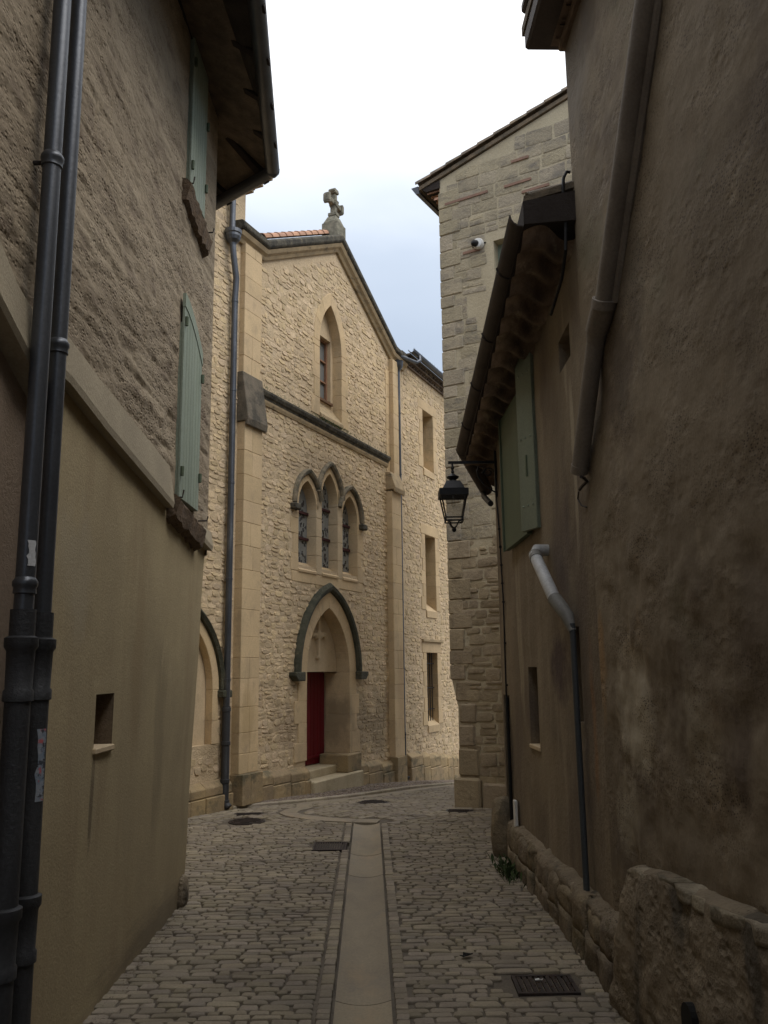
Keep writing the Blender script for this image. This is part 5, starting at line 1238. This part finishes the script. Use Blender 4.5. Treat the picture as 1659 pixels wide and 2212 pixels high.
    while y < 9.55:
        l = r.uniform(.22, .62); zm = r.uniform(.13, .23)
        for k, (z0, z1) in enumerate(((-.06, zm), (zm, .37+.08*r.random()))):
            yc = y+l/2; x0 = foot(yc)+.018*k+.012+r.uniform(-.008, .008); x1 = RB.P(yc, 0).x+.06 if yc > 6 else RC.P(yc, 0).x+.06
            bm = bmesh.new(); bmesh.ops.create_cube(bm, size=1); bmesh.ops.subdivide_edges(bm, edges=bm.edges, cuts=4, use_grid_fill=True)
            for v in bm.verts:
                p = v.co; s3 = 1-.10*(p.y*p.y*4)*(p.z > 0)-.05
                w_ = Vector(((x0+x1)/2+p.x*(x1-x0), yc+p.y*l*(1.0)+.0, (z0+z1)/2+p.z*(z1-z0)))
                j = .028*noise.noise(w_*4)+.02*noise.noise(w_*14)
                if p.x < -.3: w_.x += j+(.03 if p.z > .45 and k else 0)+(.018 if abs(p.y) > .45 else 0)
                if p.z > .3: w_.z += j*1.3*k-(.02 if abs(p.y) > .45 else 0)*k
                v.co = w_
            me = bpy.data.meshes.new('plinth_stone'); bm.to_mesh(me); bm.free(); me.materials.append(M_rst); me.shade_smooth()
            link('plinth_stone', me, RH)
        y += l
    def fill(yy, t):
        xw = RB.P(yy, 0).x if yy > 6 else RC.P(yy, 0).x
        x0 = foot(yy)+.024; zt_ = .40+.03*noise.noise(Vector((yy*2, 0, 0)))
        z = -.06+(zt_+.06)*min(t, 1); x = x0+.03*min(t, 1)+(xw+.03-x0-.03)*max(0, (t-1)*2)
        z += max(0, t-1)*.10
        d = .03*fbm((yy*4, z*5, 3), 4)
        return Vector((x-d, yy, z+(d*.6 if t >= 1 else 0)))
    relief('plinth_mortar', fill, lin(5.4, 9.6, 200), lin(0, 1.5, 26), M_rpl, RH)
    # thin downpipe fed by a fat plastic elbow
    a = RB.P(7.52, 3.03, -.05); b = RB.P(7.5, 3.03, .10); b2 = RB.P(7.40, 2.97, .14); c = RB.P(6.84, 2.55, .12); d = RB.P(6.66, 2.40, .07); e_ = RB.P(6.6, 2.28, .05)
    pp = MB().tube([a, b, b2, c], .052, 16).build('waste_pipe', M_pvc, RH, smooth=True)
    MB().tube([b2.lerp(b, .2), b2.lerp(c, .10)], .057, 16).build('pipe_collar', M_pvcd, pp, smooth=True)
    MB().tube([c, c.lerp(d, .5), d, e_], [.058, .058, .052, .03], 16).build('pipe_elbow', M_pvcd, pp, smooth=True)
    MB().tube([RB.P(6.6, 2.34, .05), RB.P(6.58, .25, .05)], .024, 10).build('downpipe', M_bluepipe, RH, smooth=True)
    # cable with clips down the wall
    cb = [RB.P(9.95, 4.15, .02), RB.P(9.82, 3.6, .015), RB.P(9.72, 2.75, .015), RB.P(9.76, 1.8, .015), RB.P(9.66, .45, .02)]
    co_ = MB().tube(cb, .009, 6).build('cable', M_blackiron, RH)
    for k in range(9):
        p = cb[1].lerp(cb[2], k/4) if k < 4 else cb[2].lerp(cb[4], (k-4)/5); MB().lathe(p, [(0, -.01), (.016, -.01), (.016, .01), (0, .01)], 6).build('cable_clip', M_blackiron, co_)
    MB().tube([RB.P(9.64, 1.7, .03), RB.P(9.62, .42, .03)], .02, 8).build('conduit', M_blackiron, RH)
    MB().fbox(RB, 9.30, 9.40, .36, .66, .02, .05).build('plastic_cover', M_white, RH, bevel=.004)
right_build()
gs = rock('guard_stone', Vector((1.25, 9.86, 0)), .12, .14, .62, M_rst, 'rounded guard stone with a pale worn top at the far corner of the right house', 'guard stone', 5, .12)
# ---- lantern on its bracket
def lantern():
    Y = 9.9; x = at_y(977, 1000, Y).x; zA = at_y(977, 1000, Y).z
    lam = thing('street_lantern', (x, Y, zA), 'black four-sided street lantern hanging from a scrolled bracket on the right house', 'lantern')
    wx = RB.P(Y, 0).x
    b = MB(); b.box(x-.05, wx, Y-.012, Y+.012, zA-.012, zA+.02); br = b.build('bracket', M_blackiron, lam)
    MB().box(wx-.03, wx-.005, Y-.02, Y+.02, zA-.42, zA+.14).build('bracket_plate', M_blackiron, br)
    pts = [Vector((wx-.03-.20*(1-math.cos(t_)), Y, zA-.02-.24+.24*math.sin(t_)*1.0)) for t_ in np.linspace(0, math.pi/2, 10)]
    pts = [Vector((wx-.03, Y, zA-.36)), Vector((wx-.08, Y, zA-.33)), Vector((wx-.16, Y, zA-.27)), Vector((wx-.22, Y, zA-.18)), Vector((wx-.24, Y, zA-.1)), Vector((wx-.22, Y, zA-.05)), Vector((wx-.17, Y, zA-.05)), Vector((wx-.15, Y, zA-.10)), Vector((wx-.18, Y, zA-.13))]
    MB().tube(pts, .009, 6).build('scroll', M_blackiron, br)
    pts = [Vector((wx-.03, Y, zA-.05))+Vector((-.07+.06*math.cos(t_)*(1-t_/12), 0, -.07+.06*math.sin(t_)*(1-t_/12))) for t_ in np.linspace(0, 8, 22)]
    MB().tube(pts, .008, 6).build('scroll', M_blackiron, br)
    MB().lathe((x, Y, zA-.15), [(.008, 0), (.012, .02), (.02, .04), (.012, .06), (.022, .09), (.012, .11), (.012, .15)], 10).build('hanger', M_blackiron, lam, smooth=True)
    zt = zA-.14
    MB().lathe((x, Y, zt-.09), [(.07, 0), (.045, .01), (.042, .03), (.07, .045), (.075, .06), (.06, .07), (.035, .085), (.02, .1), (0, .105)], 16).build('chimney', M_blackiron, lam, smooth=True)
    def frus(z0, h0, z1, h1, nm, m, hollow=False):
        V = [(x+sx*h0, Y+sy*h0, z0) for sx, sy in ((-1, -1), (1, -1), (1, 1), (-1, 1))]+[(x+sx*h1, Y+sy*h1, z1) for sx, sy in ((-1, -1), (1, -1), (1, 1), (-1, 1))]
        return MB().add(V, [(3, 2, 1, 0), (4, 5, 6, 7), (0, 1, 5, 4), (1, 2, 6, 5), (2, 3, 7, 6), (3, 0, 4, 7)]).build(nm, m, lam)
    zr = zt-.09; frus(zr-.11, .135, zr, .08, 'roof', M_blackiron)
    zc = zr-.11
    for sx, sy, lx, ly in ((0, -1, .165, .01), (0, 1, .165, .01), (-1, 0, .01, .15), (1, 0, .01, .15)):
        MB().box(x+sx*.16-lx, x+sx*.16+lx, Y+sy*.16-ly, Y+sy*.16+ly, zc-.075, zc+.005).build('cornice', M_blackiron, lam)
    zb_ = at_y(977, 1120, Y).z
    for sx in (-1, 1):
        for sy in (-1, 1):
            MB().tube([(x+sx*.15, Y+sy*.15, zc-.05), (x+sx*.098, Y+sy*.098, zb_)], .009, 6).build('frame_bar', M_blackiron, lam)
            MB().tube([(x+sx*.10, Y+sy*.10, zb_+.01), (x+sx*.098, Y+sy*.098, zb_-.03), (x+sx*.05, Y+sy*.05, zb_-.045), (x+sx*.03, Y+sy*.03, zb_-.09), (x, Y, zb_-.12)], .008, 6).build('foot_scroll', M_blackiron, lam)
    for z in (zb_, zb_-.035):
        h = .10
        for sx, sy, lx, ly in ((0, -1, h, .008), (0, 1, h, .008), (-1, 0, .008, h-.01), (1, 0, .008, h-.01)):
            MB().box(x+sx*h-lx, x+sx*h+lx, Y+sy*h-ly, Y+sy*h+ly, z-.008, z+.008).build('frame_rail', M_blackiron, lam)
    MB().lathe((x, Y, zb_-.165), [(0, 0), (.02, .01), (.028, .03), (.02, .05), (.01, .06)], 10).build('finial', M_blackiron, lam, smooth=True)
    for sx, sy in ((0, -1), (0, 1), (-1, 0), (1, 0)):
        V = []
        for z, h in ((zc-.06, .143), (zb_+.01, .094)):
            for s_ in (-1, 1): V.append((x+(sx*h if sx else s_*h), Y+(sy*h if sy else s_*h), z))
        MB().add(V, [(0, 1, 3, 2)]).build('glass_pane', M_lglass, lam)
    MB().lathe((x, Y, zc-.20), [(0, 0), (.02, .01), (.028, .04), (.028, .09), (.016, .12), (.016, .18), (0, .19)], 12).build('bulb', M_lglass, lam, smooth=True)
lantern()

# ================================================================== RIGHT NEAR HOUSE
NH = thing('near_right_house', (1.6, 3, 0), 'tall dark brown plastered house nearest on the right with a slanting grey pipe', 'house')
def near_build():
    holes = [(3.60, 4.0, -.05, .30)]
    def surf(y, z):
        d = .03*fbm((y*.6, z*.6, 8), 3)+.012*fbm((y*2.4, z*2.4, 3), 4)+.002*fbm((y*7, z*7, 1), 3)
        if z < 3.5: d += .02*max(-.5, fbm((y*3.1, z*3.1, 12), 4))*(1 if z < 2.5 else 3.5-z)
        edge = min(1, (6.06-y)/.3) if y < 6.06 else 0
        return RC.P(y, z, d*edge+.012)
    relief('wall', surf, lin(-14, 1.5, 30)+lin(1.55, 6.06, 200), lin(-.06, 7.4, 260), M_rc, NH)
    # far end wall above the neighbour's roof
    p0 = RC.P(6.06, 0)
    MB().box(p0.x+.002, 6, 5.9, 6.058, 3.5, 7.4).build('end_wall', M_rc, NH)
    MB().box(2.1, 8, -14, 5.95, 0, 7.3).build('core_wall', M_rc, NH)
    # eaves of the near house: stepped genoise, bed and tiles
    for k, (n, z) in enumerate(((.06, 6.84), (.12, 6.93), (.20, 7.02))):
        MB().fbox(RC, -14, 6.02+n*.9, z, z+.07, -.2, n).build('cornice_bed', M_geno, NH, bevel=.01)
        for j in range(16):
            half_tile(RC.P(6.0+n*.8-.1-j*.2, z+.07, -.1), RC.n, (0, 0, 1), .1+n+.03, .07, .08, seg=6).build('cornice_tile', M_geno, NH, smooth=True)
    c0 = at_y(1135, 103, 6.1)
    nn = (RC.P(6.1, 0)-c0).x
    MB().fbox(RC, -14, 6.22, 7.1, 7.18, -4, nn).build('roof_bed', M_tileo, NH)
    for j in range(14):
        half_tile(RC.P(6.12-j*.21, 7.24, -.3), (RC.n+Vector((0, 0, -.2))), (0, 0, 1), nn+.26, .08, .1, seg=7).build('roof_tile', M_tileo, NH, smooth=True)
    MB().fbox(RC, -14, 6.18, c0.z+.02, 7.09, nn-.30, nn-.01).build('eaves_block', M_gutr, NH, bevel=.02)
    MB().fbox(RC, -14, 6.12, c0.z+.30, 7.30, nn-.2, nn+.02).build('eaves_rim', M_gutr, NH, bevel=.02)
    # slanting cement pipe
    def rp(u, v, n=.075): a, z = RC.px(u, v, n); return RC.P(a, z, n)
    A = rp(1396, 0); J = rp(1304, 662); K = rp(1289, 715); B = rp(1252, 1015); A2 = A+(A-J)*.5
    p = MB().tube([A2, A, J], .062, 20).build('slanting_pipe', M_clay, NH, smooth=True)
    MB().tube([J.lerp(A, .01), K], .076, 20).build('pipe_socket', M_clay, p, smooth=True)
    MB().tube([J.lerp(A, .03), J.lerp(A, -.005)], .081, 20).build('pipe_rim', M_clay, p, smooth=True)
    MB().tube([K, K.lerp(B, .06)], [.07, .066], 20).build('pipe_rim', M_clay, p, smooth=True)
    MB().tube([K, B], .06, 20).build('slanting_pipe', M_clay, NH, smooth=True)
    MB().tube([B+(K-B)*.04, B-(K-B)*.02], .064, 20).build('pipe_rim', M_clay, p, smooth=True)
    # mortar fillet along the pipe
    MB().tube([A2-RC.n*.06+Vector((0, -.07, 0)), J-RC.n*.06+Vector((0, -.07, 0))], .028, 8).build('pipe_fillet', M_clay, NH, smooth=True)
    # broken hook under pipe end
    w0 = RC.P(6.25, 3.36, 0)
    MB().tube([rp(1255, 1030, .1), rp(1262, 1033, .06), rp(1268, 1040, .02), rp(1258, 1050, .04), rp(1252, 1058, .05)], .012, 6).build('pipe_hook', M_iron, NH)
    MB().tube([rp(1250, 1062, .03), rp(1248, 1078, .03), rp(1256, 1092, .03), rp(1268, 1096, .01)], .006, 6).build('wire', M_iron, NH)
    # black cable looping round the corner
    cu_ = [(1232, 372), (1224, 371), (1217, 385), (1216, 410), (1220, 440), (1222, 480), (1222, 540), (1214, 600), (1190, 680)]
    MB().tube([at_y(u, v, 6.02) if i < 7 else at_y(u, v, 6.2+.35*(i-7)) for i, (u, v) in enumerate(cu_)], .013, 8).build('cable', M_blackiron, NH, smooth=True)
    # plinth: one big rendered block with worn pale top edge
    def fx(y): return 1.335+.031*(5.36-y)
    def pl(y, t):
        # t 0..1 front bottom->front top, 1..1.6 over the top to the wall
        topz = float(np.interp(y, [3, 4.5, 5.3, 5.38, 5.5, 5.6], [1.03, .94, .86, .74, .4, .2]))+.03*fbm((y*1.5, 0, 0), 2)
        topz = max(.15, topz)
        xw = RC.P(y, 0).x
        if t <= 1:
            z = -.05+(topz+.05)*t; x = fx(y)+.05*(t**3)
        else:
            q = (t-1)/.5; x = fx(y)+.05+(xw+.02-fx(y)-.05)*q; z = topz+.02*math.sin(q*3)
        P_ = Vector((x, y, z)); d = .035*fbm((y*1.8, z*1.8, 6), 4)+.012*fbm((y*7, z*7, 2), 3)
        return P_+Vector((-d, 0, d*.5 if t > .9 else 0))
    hole = (3.62, 3.95, -1, .24)
    plo = relief('plinth', pl, lin(-14, 2, 25)+lin(2.05, 5.6, 150), lin(0, 1.5, 90), M_rpl, NH)
    # pale worn capping along the plinth edge
    r = random.Random(2); y = 5.32
    while y > 1.0:
        l = r.uniform(.18, .42); yc = y-l/2
        a = pl(y-.005, 1.05); b = pl(y-l+.005, 1.05); top = []
        bm = bmesh.new(); bmesh.ops.create_cube(bm, size=1); bmesh.ops.subdivide_edges(bm, edges=bm.edges, cuts=3, use_grid_fill=True)
        for v in bm.verts:
            p = v.co.copy(); c = a.lerp(b, p.y+.5)
            rr = 1-.25*(abs(p.y)*2)**3
            w_ = c+Vector((.05+p.x*.16*rr, 0, -.03+p.z*.07*rr)); w_.x += .03*noise.noise(w_*6+Vector((3, 0, 0))); w_.z += .035*noise.noise(w_*5)
            v.co = w_
        me = bpy.data.meshes.new('plinth_cap_stone'); bm.to_mesh(me); bm.free(); me.materials.append(M_cap); me.shade_smooth(); link('plinth_cap_stone', me, NH)
        y -= l
    # end face of the block
        # near-black arched block near the ground, colour standing in for a drain hole's shade
    PF = Fr(1.335+.031*5.36, 0, -.031, 1, flip=True)
    a_, z_ = PF.px(1483, 2166, .03)
    MB().prism(PF, [(a_-.07, z_-.30), (a_+.07, z_-.30)]+[(a_+.07*math.cos(q), z_-.07+.07*math.sin(q)) for q in np.linspace(0, math.pi, 9)], .0, .035).build('drain_hole_shade', M_dark, NH)
near_build()

# ================================================================== IRONWORK AND SMALL THINGS IN THE STREET
def manhole(x, y, r_, label):
    t = thing('manhole_cover', (x, y, gz(y)), label, 'manhole cover', 'cast iron covers in the cobbles')
    MB().lathe((x, y, gz(y)-.02), [(r_, 0), (r_, .034), (r_-.025, .038), (r_-.03, .03), (0, .03)], 28).build('frame', M_iron, t)
    MB().lathe((x, y, gz(y)-.02), [(r_-.036, 0), (r_-.036, .042), (0, .043)], 28).build('lid', M_iron, t)
    for k in range(-3, 4):
        w = math.sqrt(max(0, (r_-.06)**2-(k*.06)**2)); MB().box(x-w, x+w, y+k*.06-.012, y+k*.06+.012, gz(y)+.02, gz(y)+.028).build('rib', M_iron, t)
manhole(-1.92, 12.25, .25, 'round rusty manhole cover nearest the left house corner')
manhole(-.235, 14.45, .25, 'round dark manhole cover below the church door by the kerb')
def cover(x, y, w, h, rot, label):
    z = gz(y); t = thing('drain_cover', (x, y, z), label, 'drain cover', 'cast iron covers in the cobbles')
    R = Matrix.Rotation(rot, 3, 'Z')
    def bx(x0, x1, y0, y1, z0, z1, nm):
        V = [Vector((x, y, 0))+R@Vector(q) for q in ((x0, y0, z0), (x1, y0, z0), (x1, y1, z0), (x0, y1, z0), (x0, y0, z1), (x1, y0, z1), (x1, y1, z1), (x0, y1, z1))]
        MB().hexa(V).build(nm, M_iron, t)
    bx(-w/2, w/2, -h/2, h/2, z-.03, z+.016, 'frame'); bx(-w/2+.03, w/2-.03, -h/2+.03, h/2-.03, z+.017, z+.022, 'lid')
    for k in range(4): bx(-w/2+.04, w/2-.04, -h/2+.05+k*(h-.12)/3.6, -h/2+.065+k*(h-.12)/3.6, z+.023, z+.028, 'rib')
cover(-2.0, 12.95, .42, .2, .1, 'small rectangular rusty cover by the church pipe foot')
cover(1.03, 13.0, .38, .26, -.2, 'small rectangular cover in front of the pale stone house corner')
def grate(x0, x1, y0, y1, n, label, dirty=False):
    t = thing('drain_grate', ((x0+x1)/2, (y0+y1)/2, 0), label, 'drain grate', 'cast iron covers in the cobbles')
    MB().box(x0, x1, y0, y1, -.08, -.045 if not dirty else -.005).build('pit', M_dark if not dirty else M_iron, t)
    f = MB(); w = .025; f.box(x0, x1, y0, y0+w, -.03, .016); f.box(x0, x1, y1-w, y1, -.03, .016); f.box(x0, x0+w, y0+w, y1-w, -.03, .016); f.box(x1-w, x1, y0+w, y1-w, -.03, .016); f.build('frame', M_iron, t)
    for k in range(n):
        x = x0+w+(x1-x0-2*w)*(k+.5)/n; hw = (x1-x0)/n*.27; MB().box(x-hw, x+hw, y0+w, y1-w, -.03, .013).build('grate_bar', M_iron, t)
    return t
grate(-.87, -.48, 10.25, 10.71, 12, 'dark slotted drain grate left of the stone gutter')
g2 = grate(.80, 1.19, 5.80, 6.13, 9, 'rusty square drain grate full of debris at the lower right', True)
r = random.Random(31)
deb = MB()
for k in range(260):
    x, y = r.uniform(.82, 1.17), r.uniform(5.82, 6.11); q = r.uniform(0, 6.3); s_ = r.uniform(.006, .022); z = .008+r.uniform(0, .012)
    deb.add([(x, y, z), (x+math.cos(q)*s_, y+math.sin(q)*s_, z+r.uniform(0, .01)), (x+math.cos(q+1)*s_*.6, y+math.sin(q+1)*s_*.6, z+.003)], [(0, 1, 2)])
tag(deb.build('leaf_litter', mat('brown_leaf_litter', (.10, .065, .045), (.05, .035, .028), (40, 40, 40), bump=0, rnd=.5)), 'brown leaf crumbs caught in the square grate', kind='stuff')
def scrap(name, c, s_, m, label, cat, seed):
    r = random.Random(seed); V = [Vector(c)]; n = 9
    for k in range(n):
        q = 2*math.pi*k/n; rr = s_*r.uniform(.5, 1.1); V.append(Vector(c)+Vector((rr*math.cos(q)*1.3, rr*math.sin(q)*.8, r.uniform(0, .4)*s_)))
    V2 = [v+Vector((0, 0, .003)) for v in V]
    fs = [(0, 1+k, 1+(k+1) % n) for k in range(n)]+[(n+1, n+2+(k+1) % n, n+2+k) for k in range(n)]+[(1+k, n+2+k, n+2+(k+1) % n, 1+(k+1) % n) for k in range(n)]
    tag(MB().add([v-Vector(c) for v in V+V2], fs).build(name, m), label, cat).location = c
scrap('dry_leaf', (.545, 6.48, .03), .045, M_dark, 'curled dark dry leaf lying alone on the cobbles right of the gutter', 'leaf', 1)
scrap('paper_scrap', (.96, 6.0, .024), .022, M_white, 'tiny white paper scrap on the rusty square grate', 'litter', 2)
# weed tuft
wd = thing('weed', (1.2, 9.0, 0), 'green weed tuft growing where the cobbles meet the right house plinth', 'weed')
r = random.Random(6); lf = MB()
for k in range(150):
    c = Vector((1.19+r.gauss(0, .05), 9.0+r.gauss(0, .22), .02)); q = r.uniform(0, 6.3); h = r.uniform(.02, .11); s_ = r.uniform(.008, .02)
    tip = c+Vector((math.cos(q)*.05, math.sin(q)*.05, h)); sd_ = Vector((-math.sin(q), math.cos(q), 0))*s_; md = c.lerp(tip, .55)+Vector((0, 0, .012))
    lf.add([c, md+sd_, tip, md-sd_], [(0, 1, 2, 3)])
tag(lf.build('foliage', M_leaf, wd), kind='stuff')
lit = MB(); r = random.Random(41)
for k in range(900):
    left = r.random() < .6; y = r.uniform(4.3, 8.0 if left else 9.4)
    x = (-1.768-.0167*(y-5.6)+.02+abs(r.gauss(0, .035))) if left else (1.235+.031*(9.4-y)-.01-abs(r.gauss(0, .03)))
    s_ = r.uniform(.004, .014); q = r.uniform(0, 6.3); z = .016+r.uniform(0, .006)
    lit.add([(x, y, z), (x+math.cos(q)*s_, y+math.sin(q)*s_, z+r.uniform(0, .008)), (x+math.cos(q+1.3)*s_, y+math.sin(q+1.3)*s_, z)], [(0, 1, 2)])
tag(lit.build('dirt_crumbs', mat('plaster_crumbs', (.22, .18, .12), (.08, .06, .045), (30, 30, 30), bump=0, rnd=.5)), 'plaster crumbs and grit gathered along the feet of the alley walls', kind='stuff')
